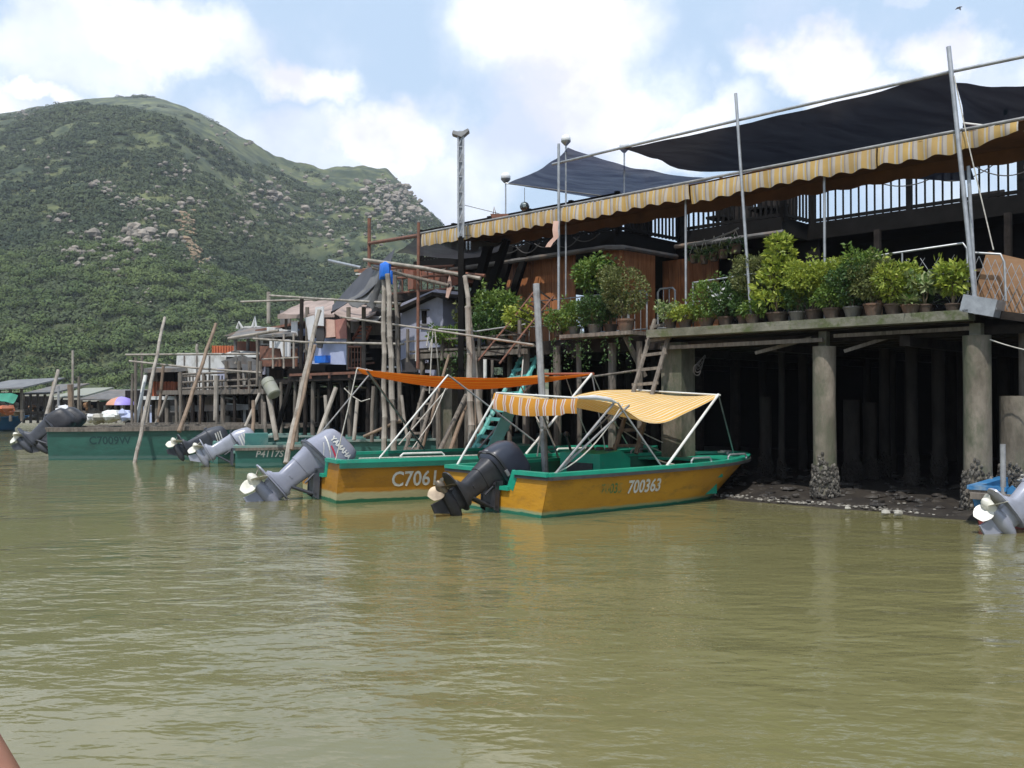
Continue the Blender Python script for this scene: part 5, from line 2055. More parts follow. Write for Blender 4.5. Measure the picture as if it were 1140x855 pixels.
# white flowers
fl = MB()
rg = random.Random(77)
for px, py in ((790, 322), (803, 324), (797, 331), (800, 336), (812, 330)):
    fl.leaves(FP(px, py, -.14), (.02, .02, .03), 6, .035, rg)
tag(fl.build('white_flowers', MAT['cloth'], smooth=False), 'cluster of white blossoms on the dark green bush', 'flowers')
PL2 = [
    (640, .05, .11, .15, (.22, .2, .20), .20, 480, .050, 'leaf', 'potg', 'low green bush at the left end of the planter shelf', 'bush'),
    (622, .15, .10, .14, (.20, .18, .17), .14, 320, .050, 'leaf', 'potd', 'small green bush overhanging the left end of the planter shelf', 'bush'),
    (662, .0, .12, .16, (.22, .2, .22), .22, 480, .048, 'leafd', 'potg', 'dark green bush in the middle of the planter shelf', 'bush'),
    (661, .25, .12, .18, (.28, .24, .22), .92, 420, .085, 'leaf', 'potd', 'tall plant with glossy bright leaves in front of the dark doorway', 'bush'),
    (697, .05, .15, .22, (.32, .28, .34), .48, 850, .045, 'leafo', 'terra', 'olive leaved bush in a large brown pot at the right end of the shelf', 'bush'),
    (680, .2, .12, .16, (.22, .2, .22), .35, 420, .045, 'leafd', 'potd', 'dark bush left of the large brown pot', 'bush'),
]
for i, (px, w, r, ph, rad, cz, n, sz, leaf, potm, lab, shp) in enumerate(PL2):
    potted(px, w, Z, r, ph, [rad[0] * 1.28, rad[1] * 1.15, rad[2] * 1.2], cz, int(n * 2.1), sz * .74, leaf, potm, lab, 200 + i, shape=shp, group='potted plants on the planter shelf')
PL3 = [
    (556, .35, .16, .2, (.48, .4, .44), .48, 1100, .055, 'leaf', 'potg', 'largest rounded green shrub on the gallery left of the orange boards', 'bush'),
    (548, .1, .14, .2, (.38, .34, .30), .20, 700, .055, 'leafd', 'potd', 'dark green shrub below the largest rounded shrub', 'bush'),
    (578, .1, .13, .2, (.26, .22, .20), .30, 380, .055, 'leafy', 'potg', 'yellow green bush in a white pot by the grey pipe post', 'bush'),
    (500, .1, .13, .14, (.36, .3, .17), .12, 480, .055, 'leaf', 'potd', 'creeping green plant spilling over the left end of the gallery', 'bush'),
    (525, .5, .13, .16, (.30, .28, .32), .40, 420, .050, 'leafo', 'potd', 'loose grey green shrub behind the bamboo pair', 'bush'),
]
for i, (px, w, r, ph, rad, cz, n, sz, leaf, potm, lab, shp) in enumerate(PL3):
    potted(px, w, 2.55, r, ph, rad, cz, n, sz, leaf, potm, lab, 300 + i, shape=shp, group='shrubs on the left gallery')
# trailing vines under shelf and gallery
for nm, a, b, w, z, n, lab in (('hanging_vine', 612, 700, -.16, 2.58, 260, 'thin vines trailing below the planter shelf'), ('hanging_vine', 488, 520, -.15, 2.45, 160, 'creeper trailing below the left end of the gallery')):
    m = MB()
    rg = random.Random(a)
    for k in range(26):
        px = rg.uniform(a, b)
        s = FS(px, w)
        L = rg.uniform(.15, .75)
        for q in range(int(L * 26)):
            m.leaves(F(s + rg.uniform(-.02, .02), w + rg.uniform(0, .06), z - q / 26), (.02, .02, .02), 1, .035, rg)
    tag(m.build(nm, MAT['leafd'], smooth=False), lab, 'vine')

# hanging flower pots
m = MB().path([FP(766, 272, 1.0), FP(790, 268, 1.0), FP(815, 258, 1.0), FP(822, 254, 1.0)], .016, 7)
tag(m.build('hanging_rail', MAT['pipe']), 'bent rail from which the terracotta flower pots hang', 'rail')
for i, (px, y, r, lab) in enumerate(((773, 291, .085, 'leftmost hanging flower pot under the bent rail'), (784, 292, .08, 'second hanging flower pot from the left'), (795, 289, .08, 'middle hanging flower pot with trailing leaves'),
                                     (805, 286, .09, 'fourth hanging flower pot, bright terracotta'), (819, 280, .10, 'rightmost and highest hanging flower pot by the tilted pole'))):
    p = FP(px, y + 2, 1.0)
    root = thing('hanging_flower_pot', lab, 'flower pot', tuple(p), 'terracotta pots hanging in a row')
    pot(MB(), p, r, .15).build('pot', MAT['terra'], root)
    MB().leaves(p + UP * .17, (.15, .13, .10), 90, .05, random.Random(i), flat=-.2).build('foliage', MAT['leafo'] if i % 2 else MAT['leafd'], root, smooth=False)
    t = FP(px, 269 - i * 3.2, 1.0)
    g = MB()
    for k in (-1, 1):
        g.tube(p + V((k * r, 0, .14)), t, .005, n=4)
    g.build('hanger', MAT['rope'], root)

# metal box and plywood gangway at the right end
m = MB()
rot = Matrix((FE, FN, UP)).transposed() @ Matrix.Rotation(R(14), 3, 'Y')
m.box(FP(1094, 341, .02), (.42, .34, .22), rot)
m.box(FP(1094, 341, .02) + UP * .0, (.44, .30, .03), rot)
tag(m.build('tin_box', MAT['steel']), 'tilted grey metal box at the right corner of the deck', 'metal box')
root = thing('gangway', 'brown plywood gangway with netted pipe rail at the right edge', 'gangway', tuple(F(2.6, .2, 2.5)))
MB().prism([FP(1082, 340, .45), FP(1098, 281, .45), FP(1102, 280, .45), FP(1210, 305, .45), FP(1210, 372, .45)], FN * .03).build('plywood_panel', MAT['ply'], root)
m = MB()
m.prism([FP(1075, 350, .1), FP(1075, 341, .1), FP(1240, 362, .1), FP(1240, 371, .1)], FN * .6)
m.build('tread', MAT['darkwood'], root)
m = MB()
for k in range(16):
    x = 1090 + k * 9
    m.tube(FP(x, 285 + (x - 1090) * .22, .3), FP(x - 24, 338 + (x - 1090) * .12, .3), .005, n=4)
    m.tube(FP(x, 285 + (x - 1090) * .22, .3), FP(x + 24, 345 + (x - 1090) * .12, .3), .005, n=4)
m.path([FP(1078, 281, .3), FP(1114, 283, .3), FP(1118, 292, .3), FP(1120, 335, .3)], .016, 7)
m.tube(FP(1117, 350, .3), FP(1240, 352, .3), .02)
m.build('netted_rail', MAT['steel'], root)
m = MB()
sag_rope(m, FP(1102, 378, .1), FP(1200, 396, .1), .05, .008)
tag(m.build('mooring_rope', MAT['rope']), 'pale rope running off the second concrete pillar to the right', 'rope', 'ropes around the stilts')
m = MB()
m.path([FP(1062, 84, -.1), FP(1078, 160, -.1), FP(1097, 240, .0), FP(1106, 278, .0)], .008, 5)
tag(m.build('stay_rope', MAT['rope']), 'thin stay rope slanting down from the tallest steel pole', 'rope', 'ropes around the stilts')
m = MB()
for k in range(4):
    c = FP(776, 405 , .1)
    m.path([c + V((.06 * math.cos(t) + .03 * k, .02 * k, -.10 + .05 * k + .09 * math.sin(t + .4 * k))) for t in [i * .5 for i in range(14)]], .007, 5)
tag(m.build('rope_coil', MAT['ropeb']), 'coil of rope hung under the deck right of the wooden ladder', 'rope', 'ropes around the stilts')

# ================================================================ LADDERS, POLES
def ladder(name, label, b0, b1, t0, t1, n, r, mat, rung=None, skip=()):
    m = MB()
    m.path([b0, (b0 + t0) / 2 + V((.012, 0, 0)), t0], r, 7)
    m.path([b1, (b1 + t1) / 2 - V((.012, 0, 0)), t1], r, 7)
    root = thing(name, label, 'ladder', tuple(b0))
    m.build('side_rail', MAT[mat], root)
    g = MB()
    for k in range(n):
        if k in skip:
            continue
        u = (k + .5) / n
        a, b = b0.lerp(t0, u), b1.lerp(t1, u)
        d = (b - a) * .12
        g.bar(a - d, b + d, r * 1.5, r * 1.3)
    g.build('rung', MAT[rung or mat], root)
    return root


ladder('wooden_ladder', 'grey wooden ladder leaning on the deck right of the planter shelf', W(683, 505, 15.0), W(708, 505, 14.9), W(729, 356, 15.9), W(751, 352, 15.7), 9, .038, 'oldwood')
ladder('wooden_ladder', 'crooked brown wooden ladder leaning under the orange canopy', W(449, 508, 18.0), W(463, 508, 17.9), W(474, 426, 19.2), W(487, 426, 19.1), 5, .035, 'oldwood')
ladder('teal_gangway', 'teal painted ladder sloping down to the boats', W(527, 500, 16.9), W(550, 505, 16.5), W(584, 392, 18.6), W(603, 386, 18.4), 12, .046, 'turq', 'turq')
o = MB().bar(W(548, 500, 16.3), W(576, 440, 16.9), .20, .04, V((.4, -1, .3)))
tag(o.build('teal_plank', MAT['turq']), 'broad teal plank leaning beside the teal ladder', 'plank')
ladder('rusty_stairs', 'thin rusty stair climbing from the left gallery to the deck', W(532, 402, 17.6), W(556, 405, 17.4), W(600, 318, 18.2), W(616, 330, 18.0), 11, .020, 'rust', 'darkwood')


def pole_(name, label, pts, r, mat, grp=None, cat='pole', n=8, nodes=False):
    m = MB()
    P = [W(*p) for p in pts]
    r *= .88
    if nodes:
        a, b = P[0], P[-1]
        L = (b - a).length
        k = max(3, int(L / .38))
        q, rr = [], []
        for i in range(k + 1):
            c = a.lerp(b, i / k) + V((.012 * math.sin(i * 2.1 + a.x), 0, 0))
            for dz, s in ((-.02, 1.0), (0, 1.14), (.02, 1.0)):
                q.append(c + (b - a).normalized() * dz)
                rr.append(r * s * (1 - .2 * i / k))
        m.path(q, rr, n)
    else:
        m.path(P, r, n)
    o = m.build(name, MAT[mat])
    return tag(o, label, cat, grp)


GP = 'bamboo and timber poles standing by the stilt houses'
POLES = [
    ('bamboo_pole', 'left pole of the bundle with the blue plastic on top', [(428, 512, 18.4), (427, 300, 18.6)], .062, 'bamboo', 1),
    ('bamboo_pole', 'right, thicker pole of the bundle with the blue plastic on top', [(439, 515, 18.2), (432, 306, 18.4)], .070, 'bamboo', 1),
    ('bamboo_pole', 'grey pole just right of the blue topped bundle', [(446, 470, 19.0), (440, 308, 19.2)], .055, 'oldwood', 1),
    ('bamboo_pole', 'upright pale bamboo of the crossed pair in front of the green gallery', [(525, 500, 17.0), (521, 342, 17.2)], .070, 'bamboo', 1),
    ('bamboo_pole', 'slanting bamboo of the crossed pair, reaching the awning', [(537, 495, 17.2), (518, 308, 17.6)], .060, 'bamboo', 1),
    ('pipe_post', 'thick grey pipe post standing in the water between the yellow boats', [(607, 530, 14.6), (603, 430, 14.75), (597, 316, 14.9)], .062, 'pipe', 0),
    ('bamboo_pole', 'thick pale pole leaning right in front of the pink canopy house', [(318, 515, 19.8), (355, 346, 21.5)], .068, 'bamboo', 1),
    ('bamboo_pole', 'brown pole beside the thick pale leaning one', [(324, 500, 19.9), (350, 385, 21.0)], .05, 'bamboo2', 1),
    ('bamboo_pole', 'long pale pole standing in the water before the long green boat', [(150, 516, 22.6), (163, 450, 23.4), (183, 354, 25.0)], .055, 'bamboo', 1),
    ('bamboo_pole', 'weathered pole crossing the long pale one at the green boat', [(155, 490, 24.0), (178, 380, 25.0)], .06, 'oldwood', 1),
    ('bamboo_pole', 'long brown bamboo leaning across the white hut', [(200, 480, 23.2), (240, 361, 24.8)], .06, 'bamboo2', 1),
    ('timber_pole', 'thin upright pole at the far left edge of the white hut yard', [(147, 475, 26), (147, 417, 26)], .05, 'oldwood', 1),
    ('timber_pole', 'upright pole under the end of the long thin rail', [(151, 478, 26), (151, 398, 26)], .05, 'oldwood', 0),
    ('timber_pole', 'upright pole between the long leaning ones', [(158, 478, 27), (158, 392, 27)], .045, 'oldwood', 0),
    ('timber_pole', 'white topped pole leaning by the yard', [(150, 478, 26), (162, 418, 26.5)], .06, 'white', 0),
    ('timber_pole', 'upright brown pole by the orange boarded hut', [(176, 470, 26), (182, 405, 26)], .05, 'bamboo2', 0),
    ('timber_pole', 'tall thin pole rising over the tin roofs near the umbrella', [(81, 470, 34), (81, 390, 34)], .05, 'bamboo', 0),
    ('timber_pole', 'thick brown stump pole beside the tall thin one', [(80, 475, 33), (78, 428, 33)], .11, 'bamboo2', 0),
    ('timber_pole', 'thin pole right of the thick brown stump', [(87, 472, 33), (88, 419, 33)], .055, 'oldwood', 0),
    ('timber_pole', 'forked pole leaning right at the far left', [(50, 468, 33), (65, 412, 34)], .07, 'bamboo', 0),
    ('timber_pole', 'second leaning pole close behind the forked one', [(53, 468, 34), (60, 425, 34)], .06, 'bamboo2', 0),
    ('timber_pole', 'thin upright pole left of the stump pole', [(65, 470, 36), (65, 430, 36)], .05, 'pipe', 0),
    ('timber_pole', 'pole leaning below the grey barrel', [(308, 490, 20.5), (299, 440, 20.7)], .065, 'bamboo', 0),
    ('timber_pole', 'black stained pole slanting behind the barrel', [(308, 480, 21), (324, 425, 21.3)], .07, 'blackwood', 0),
    ('timber_pole', 'mossy yellow branch leaning over the big grey motor', [(352, 492, 19.6), (374, 432, 20.2)], .055, 'bamboo', 0),
    ('timber_pole', 'left brown prop of the pair leaning behind the orange canopy', [(488, 505, 17.2), (519, 440, 18.4)], .05, 'oldwood', 0),
    ('timber_pole', 'right brown prop of the pair leaning behind the orange canopy', [(500, 505, 17.3), (521, 444, 18.5)], .045, 'bamboo2', 0),
    ('timber_pole', 'thin pale stake leaning under the stilt houses at the left', [(273, 475, 22), (289, 438, 22.4)], .04, 'bamboo', 0),
    ('timber_pole', 'slender white stake by the teal ladder', [(540, 430, 17.9), (540, 400, 17.9)], .04, 'white', 0),
    ('rusty_post', 'rusty post carrying the left end of the awning', [(465, 410, 19.7), (466, 248, 19.9)], .038, 'rust', 0),
    ('rusty_post', 'short rusty post at the far end of the awning beam', [(411, 330, 24), (411, 243, 24)], .05, 'rust', 0),
    ('timber_pole', 'upright post in front of the white hut, nearest its left end', [(201, 470, 24.5), (201, 414, 24.5)], .05, 'oldwood', 0),
    ('timber_pole', 'crooked pale post in front of the white hut', [(240, 468, 24), (241, 418, 24)], .07, 'bamboo', 0),
    ('timber_pole', 'tall post rising through the thin rails beside the pink canopy', [(335, 410, 23), (336, 330, 23)], .055, 'darkwood', 0),
    ('timber_pole', 'pale post left of the pink canopy with tied rails', [(299, 360, 25), (299, 325, 25)], .06, 'bamboo', 0),
    ('mast_shade_post', 'black post standing in for the shaded floodlight mast below the awning', [(514, 385, 18.8), (515, 295, 18.8)], .07, 'blackwood', 0),  # blackened stand-in for the mast's shaded lower length
    ('bamboo_pole', 'brown pole hugging the upright bamboo behind the boats', [(531, 490, 17.6), (529, 400, 17.7)], .04, 'bamboo2', 0),
    ('timber_pole', 'dark leaning prop under the gallery left of the crossed pair', [(470, 500, 18.5), (500, 395, 19)], .035, 'bamboo2', 0),
]
for nm, lab, pts, r, mt, nd in POLES:
    pole_(nm, lab, pts, r, mt, GP, nodes=bool(nd))
RAILS = [
    ('long thin pole rail running left from the white hut', [(140, 395, 25.5), (292, 394, 25.0)], .032, 'bamboo'),
    ('second thin rail just below, sloping down to the right', [(144, 402, 25.2), (220, 410, 24.6), (291, 415, 24.2)], .03, 'bamboo'),
    ('pale pole rail under the pink canopy, sloping to the crossed bamboo', [(282, 377, 22.5), (340, 381, 21.5), (450, 383, 19.2)], .028, 'bamboo'),
    ('long pale pole running from the pink canopy to the pipe post', [(380, 353, 20.0), (465, 365, 18.3), (594, 384, 15.3)], .022, 'bamboo'),
    ('thin pale pole above the pink canopy', [(268, 336, 24.0), (330, 334, 23.5), (372, 333, 23.2)], .03, 'bamboo'),
    ('pole over the pink canopy running to the blue topped bundle', [(300, 329, 23.5), (360, 333, 21.5), (446, 338, 19.3)], .03, 'bamboo'),
    ('pale steel pole sticking out left of the black tarpaulin', [(366, 290, 22.5), (402, 298, 21.5)], .04, 'steel'),
    ('rusty beam between the far rusty post and the awning', [(411, 271, 24), (467, 262, 20)], .05, 'rust'),
    ('short pale pole poking left from the roof of rusty sheets', [(254, 377, 24.2), (310, 368, 23.8)], .045, 'bamboo'),
    ('upper pale rail over the reddish balcony', [(405, 289, 20.5), (470, 298, 19.4), (535, 310, 18.6)], .04, 'bamboo'),
    ('rusty rail beside the upper pale rail', [(412, 292, 21), (470, 300, 20), (540, 307, 19)], .04, 'rust'),
    ('lower pale beam over the reddish balcony', [(415, 298, 20.4), (500, 318, 19.4)], .045, 'oldwood'),
    ('thin brown rail along the left gallery front', [(488, 366, 18.2), (530, 369, 18.0), (585, 361, 17.8)], .018, 'pipe'),
    ('short brown pole lying under the deck right of the bamboo bundle', [(405, 486, 18.6), (446, 468, 18.4)], .035, 'bamboo2'),
    ('dark horizontal pole from the planter shelf to the wooden ladder', [(648, 421, 16.2), (712, 412, 15.7)], .022, 'oldwood'),
]
for lab, pts, r, mt in RAILS:
    pole_('pole_rail', lab, pts, r, mt, 'horizontal poles lashed between the houses', cat='rail')

# blue plastic on the bundle
m = MB()
m.rock(W(429, 302, 18.5), .14, 3, (1.0, .9, 1.2))
m.rock(W(434, 309, 18.5), .09, 9, (.7, .8, 1.8))
tag(m.build('blue_plastic', MAT['bluebag']), 'crumpled blue plastic tied on top of the bamboo bundle', 'plastic bag')

# ropes hanging among the poles
ROPES = [
    ('white ropes dangling from the long pale pole', [[(482, 366, 18.0), (480, 400, 18), (478, 438, 18)], [(484, 366, 18), (487, 398, 18), (489, 420, 18.4)], [(478, 367, 18), (475, 385, 18), (478, 390, 18), (482, 372, 18)]]),
    ('thin ropes tied between the crooked ladder and the boats', [[(500, 430, 17.5), (470, 465, 17.2), (444, 495, 17)], [(498, 428, 17.5), (480, 470, 17), (455, 505, 16.5)], [(583, 392, 18), (580, 430, 17), (600, 470, 15)]]),
    ('rope loop hanging beside the brown stilts', [[(383, 432, 19.5), (392, 441, 19.5), (402, 447, 19.5), (412, 444, 19.5)]]),
    ('rope wound round the pipe post between the yellow boats', [[(600, 458, 14.5), (606, 463, 14.5), (611, 470, 14.5), (608, 478, 14.5), (601, 476, 14.5), (598, 468, 14.5)], [(609, 478, 14.5), (618, 497, 14.2)], [(602, 480, 14.5), (598, 508, 14.3)]]),
]
for lab, L in ROPES:
    m = MB()
    for pts in L:
        P = [W(*p) for p in pts]
        m.path(P, .012, 5)
    tag(m.build('rope', MAT['rope']), lab, 'rope', 'ropes among the poles')

# ================================================================ HOUSES TO THE LEFT
def stilts(root, s0, s1, ws, top, n, rg, mats=('oldwood', 'darkwood', 'darkwood'), r=(.035, .07)):
    for w in ws:
        for k in range(n):
            s = s0 + (s1 - s0) * (k + rg.uniform(.2, .8)) / n
            q = MB().path([F(s, w, -.4), F(s + rg.uniform(-.05, .05), w, top * .5), F(s + rg.uniform(-.05, .05), w, top)], rg.uniform(*r), 7)
            q.build('stilt', MAT[rg.choice(mats)], root)


rg = random.Random(31)
# the lavender shack behind the bamboo bundle
s0, s1 = FS(446, 1.0), FS(492, 1.0)
root = thing('lavender_shack', 'small lavender plastered shack with lean-to roof and tiny window', 'hut', tuple(F(s0, 1, 0)))
m = MB()
m.prism([FP(446, 418, 1.0), FP(446, 338, 1.0), FP(485, 322, 1.0), FP(493, 330, 1.0), FP(493, 418, 1.0)], FN * 1.6)
m.build('wall', MAT['lav'], root)
m = MB()
m.prism([FP(440, 344, .8), FP(481, 325, .8), FP(481, 329, .8), FP(440, 348, .8)], FN * 2.0)
m.prism([FP(481.5, 325, .8), FP(499, 331, .8), FP(499, 335, .8), FP(481.5, 329, .8)], FN * 2.0)
m.build('roof', MAT['darkwood'], root)
m = MB()
m.prism([FP(469.5, 360, .96), FP(469.5, 346, .96), FP(473.5, 346, .96), FP(473.5, 360, .96)], FN * .05)
f = m.build('window', MAT['blackwood'], root)
m = MB()
m.prism([FP(467, 362.5, .93), FP(467, 360.5, .93), FP(475.5, 360.5, .93), FP(475.5, 362.5, .93)], FN * .08)
m.prism([FP(467, 345.5, .93), FP(467, 344, .93), FP(475.5, 344, .93), FP(475.5, 345.5, .93)], FN * .08)
m.build('sill', MAT['roofgrey'], f)
m = MB()
m.fbox(s0 - .6, s1 + .4, .5, 3.2, FP(470, 420, .7).z - .12, FP(470, 420, .7).z)
m.build('platform', MAT['oldwood'], root)
stilts(root, s0 - .6, s1 + .4, (.7, 1.8), FP(470, 420, .7).z - .1, 6, rg)
# flower box and chair in front
o = thing('flower_box', 'flower box with pink flowers at the foot of the lavender shack', 'flower box', tuple(FP(477, 408, .6)))
MB().box(FP(477, 408, .6), (.5, .25, .14)).build('box', MAT['potd'], o)
MB().leaves(FP(477, 403, .6), (.25, .14, .08), 90, .05, random.Random(2)).build('flowers', MAT['towelp'], o, smooth=False)
m = MB()
c = FP(456, 412, .6)
m.prism([c + V((-.16, 0, 0)), c + V((.16, 0, 0)), c + V((.2, 0, .22)), c + V((.08, 0, .28)), c + V((-.08, 0, .28)), c + V((-.2, 0, .22))], (0, .04, 0))
m.box(c + V((0, .16, -.02)), (.34, .34, .05))
for x in (-.14, .14):
    for y in (.02, .3):
        m.tube(c + V((x, y, -.04)), c + V((x, y, -.34)), .018)
tag(m.build('plastic_chair', MAT['clothd']), 'dark plastic chair beside the flower box', 'chair')

# reddish balcony above the shack
zf = FP(440, 322, 1.6).z
root = thing('red_balcony', 'open upper balcony of rusty red railings above the lavender shack', 'balcony', tuple(FP(440, 330, 1.6)))
m = MB()
for px in range(406, 500, 7):
    m.tube(FP(px, 330 - (px - 406) * .1, 1.6), FP(px, 302 - (px - 406) * .05, 1.6), .018, n=5)
m.build('baluster_row', MAT['rust'], root)
m = MB()
for y0, y1 in ((300, 296), (312, 306), (330, 321)):
    m.tube(FP(404, y0, 1.6), FP(505, y1, 1.6), .03)
m.build('red_rail', MAT['rust'], root)
MB().prism([FP(454, 322, 1.5), FP(454, 301, 1.5), FP(460, 301, 1.5), FP(460, 322, 1.5)], FN * .1).build('red_panel', MAT['redtile'], root)
m = MB()
m.prism([FP(433, 296, 1.9), FP(505, 308, 1.9), FP(520, 314, 1.9), FP(505, 318, 1.9), FP(433, 302, 1.9)], FN * 1.2)
m.build('red_roof', MAT['redtile'], root)
m = MB()
m.prism([FP(404, 332, 1.5), FP(500, 322, 1.5), FP(500, 328, 1.5), FP(404, 340, 1.5)], FN * 1.6)
m.build('floor', MAT['darkwood'], root)
m = MB()
for px in (410, 447, 498):
    m.tube(FP(px, 345, 1.7), FP(px, 296, 1.7), .05)
m.build('post', MAT['oldwood'], root)

# black and grey tarpaulins slung from the awning to the pink house
def drape(name, label, mat, A, B, n=16, sag=.3, wob=.05, seed=0, grp='tarpaulins slung between the houses'):
    """A, B: two edge polylines of pixel/depth points"""
    def line(P, u):
        P = [W(*p) for p in P]
        k = min(int(u * (len(P) - 1)), len(P) - 2)
        t = u * (len(P) - 1) - k
        return P[k].lerp(P[k + 1], t)
    m = MB()
    Pn = []
    for i in range(n + 1):
        u = i / n
        a, b = line(A, u), line(B, u)
        Pn.append([a.lerp(b, j / 8) + UP * (-sag * math.sin(math.pi * j / 8) * .3 + wob * noise.noise(V((u * 5, j * .5, seed)))) for j in range(9)])
    m.sheet(Pn, .012)
    return tag(m.build(name, MAT[mat]), label, 'tarpaulin', grp)


drape('tarpaulin', 'black tarpaulin sloping down to the pink canopy', 'tarpk', [(440, 276, 20.6), (426, 289, 21.0), (405, 301, 21.5), (370, 340, 21.9)], [(426, 306, 20.0), (414, 322, 20.4), (392, 335, 20.8), (368, 347, 21.2)], seed=1)
drape('tarpaulin', 'grey tarpaulin strip hanging below the black sloping one', 'tarpg', [(424, 295, 20.2), (418, 318, 20.4), (406, 338, 20.5)], [(418, 300, 20.5), (405, 322, 20.7), (385, 336, 20.9)], seed=2)
drape('tarpaulin', 'pale pole-like grey tarpaulin edge right of the grey strip', 'tarpg', [(424, 304, 19.8), (416, 322, 19.9), (410, 338, 20)], [(427, 310, 20.0), (423, 325, 20), (418, 340, 20)], seed=3)

# the pink canopy house
s0, s1 = FS(290, .2), FS(424, .2)
zp = 2.12
root = thing('stilt_house', 'cluttered stilt house with pink canopy and pale blue sheet wall', 'house', tuple(F((s0 + s1) / 2, 1, 0)))
m = MB()
m.fbox(FS(322, .0), s1 + .8, -.05, 4.5, 1.95, 2.1)
m.fbox(s0 - .6, FS(322, .0), .25, 4.5, 1.9, 2.05)
m.build('platform', MAT['darkwood'], root)
m = MB()
m.fbox(FS(322, -.1), s1 + .8, -.10, -.05, 2.08, 2.14)
for px in (345, 366, 388):
    s = FS(px, -.1)
    m.fbox(s, s + .08, -.12, -.1, 2.0, 2.07)
m.build('edge_board', MAT['rust'], root)
stilts(root, s0 - .6, s1 + .8, (.1, 1.3, 2.6), 1.95, 13, rg)
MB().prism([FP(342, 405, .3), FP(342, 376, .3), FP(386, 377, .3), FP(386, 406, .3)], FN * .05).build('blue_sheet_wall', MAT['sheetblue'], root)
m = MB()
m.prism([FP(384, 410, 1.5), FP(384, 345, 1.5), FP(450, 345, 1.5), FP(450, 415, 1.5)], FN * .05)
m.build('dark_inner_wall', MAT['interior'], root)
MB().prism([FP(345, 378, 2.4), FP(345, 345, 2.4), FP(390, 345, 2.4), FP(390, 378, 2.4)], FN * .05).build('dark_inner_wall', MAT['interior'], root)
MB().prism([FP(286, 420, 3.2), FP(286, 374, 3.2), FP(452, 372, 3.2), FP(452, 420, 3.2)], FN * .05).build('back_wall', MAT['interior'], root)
m = MB()
for px in (342, 388, 405):
    m.tube(FP(px, 412, .3), FP(px, 342, .3), .05)
m.build('post', MAT['oldwood'], root)
m = MB()
c = [FP(310, 350, .4), FP(340, 335, 1.6), FP(372, 334, 1.6), FP(372, 350, .2)]
P = [[c[0].lerp(c[3], i / 10).lerp(c[1].lerp(c[2], i / 10), j / 6) + UP * (.05 * noise.noise(V((i * .5, j * .6, 0)))) for j in range(7)] for i in range(11)]
m.sheet(P, .02)
c = [FP(372, 348, .2), FP(384, 337, 1.5), FP(421, 341, 1.5), FP(418, 349, .3)]
P = [[c[0].lerp(c[3], i / 10).lerp(c[1].lerp(c[2], i / 10), j / 6) + UP * (-.18 * math.sin(math.pi * i / 10) * (1 - j / 6)) for j in range(7)] for i in range(11)]
m.sheet(P, .02)
m.build('pink_canopy', MAT['pink'], root)
m = MB()
m.prism([FP(309, 355, .38), FP(309, 350, .38), FP(372, 350, .2), FP(372, 353, .2)], FN * .02)
m.build('canopy_hem', MAT['pink'], root)
m = MB()
for px0, px1, y in ((388, 402, 386), (388, 402, 410)):
    m.tube(FP(px0, y, .15), FP(px1, y, .15), .025)
for k in range(5):
    px = 388 + k * 3.4
    m.tube(FP(px, 386, .15), FP(px, 410, .15), .014)
m.build('red_gate', MAT['rust'], root)
m = MB()
for a, b in (((393, 378), (402, 363)), ((407, 378), (413, 363))):
    m.bar(FP(*a, .5), FP(*b, .5), .04, .06)
for k in range(4):
    u = k / 3
    m.bar(FP(394 + 8 * u, 376 - 12 * u, .5), FP(408 + 4 * u, 376 - 12 * u, .5), .1, .03)
m.build('red_stair', MAT['redtile'], root)
m = MB()
m.prism([FP(378, 354, .3), FP(420, 358, .3), FP(425, 353, 1.6), FP(395, 351, 1.6)], (0, 0, .03))
m.build('lean_to_roof', MAT['whitewall'], root)

# rusty sheet annex left of it
m = MB()
m.prism([FP(289, 408, .2), FP(289, 385, .2), FP(312, 386, .2), FP(312, 408, .2)], FN * .04)
m.prism([FP(314, 408, .3), FP(314, 388, .3), FP(330, 388, .3), FP(330, 408, .3)], FN * .04)
m.build('rusty_sheet', MAT['rust'], root)
m = MB()
m.prism([FP(300, 387, .1), FP(300, 378, .1), FP(322, 378, .1), FP(322, 397, .1), FP(314, 397, .1), FP(312, 388, .1)], FN * .04)
m.build('white_tarp', MAT['cloth'], root)
m = MB()
for px in (304, 316, 327):
    m.tube(FP(px, 410, .0), FP(px, 372, .0), .028)
m.tube(FP(292, 400, .0), FP(332, 398, .0), .022)
m.build('fence_post', MAT['bamboo'], root)
m = MB()
m.prism([FP(256, 378, .3), FP(330, 374, .3), FP(326, 367, 2.0), FP(270, 366, 2.0)], (0, 0, .07))
m.build('flat_roof', MAT['roofgrey'], root)
m = MB()
for px, y in ((302, 364), (312, 366), (322, 367)):
    m.prism([FP(px - 5, y + 8, .8), FP(px - 5, y, .8), FP(px + 5, y + 1, .8), FP(px + 5, y + 8, .8)], FN * .2)
m.build('roof_clutter', MAT['whitewall'], root)

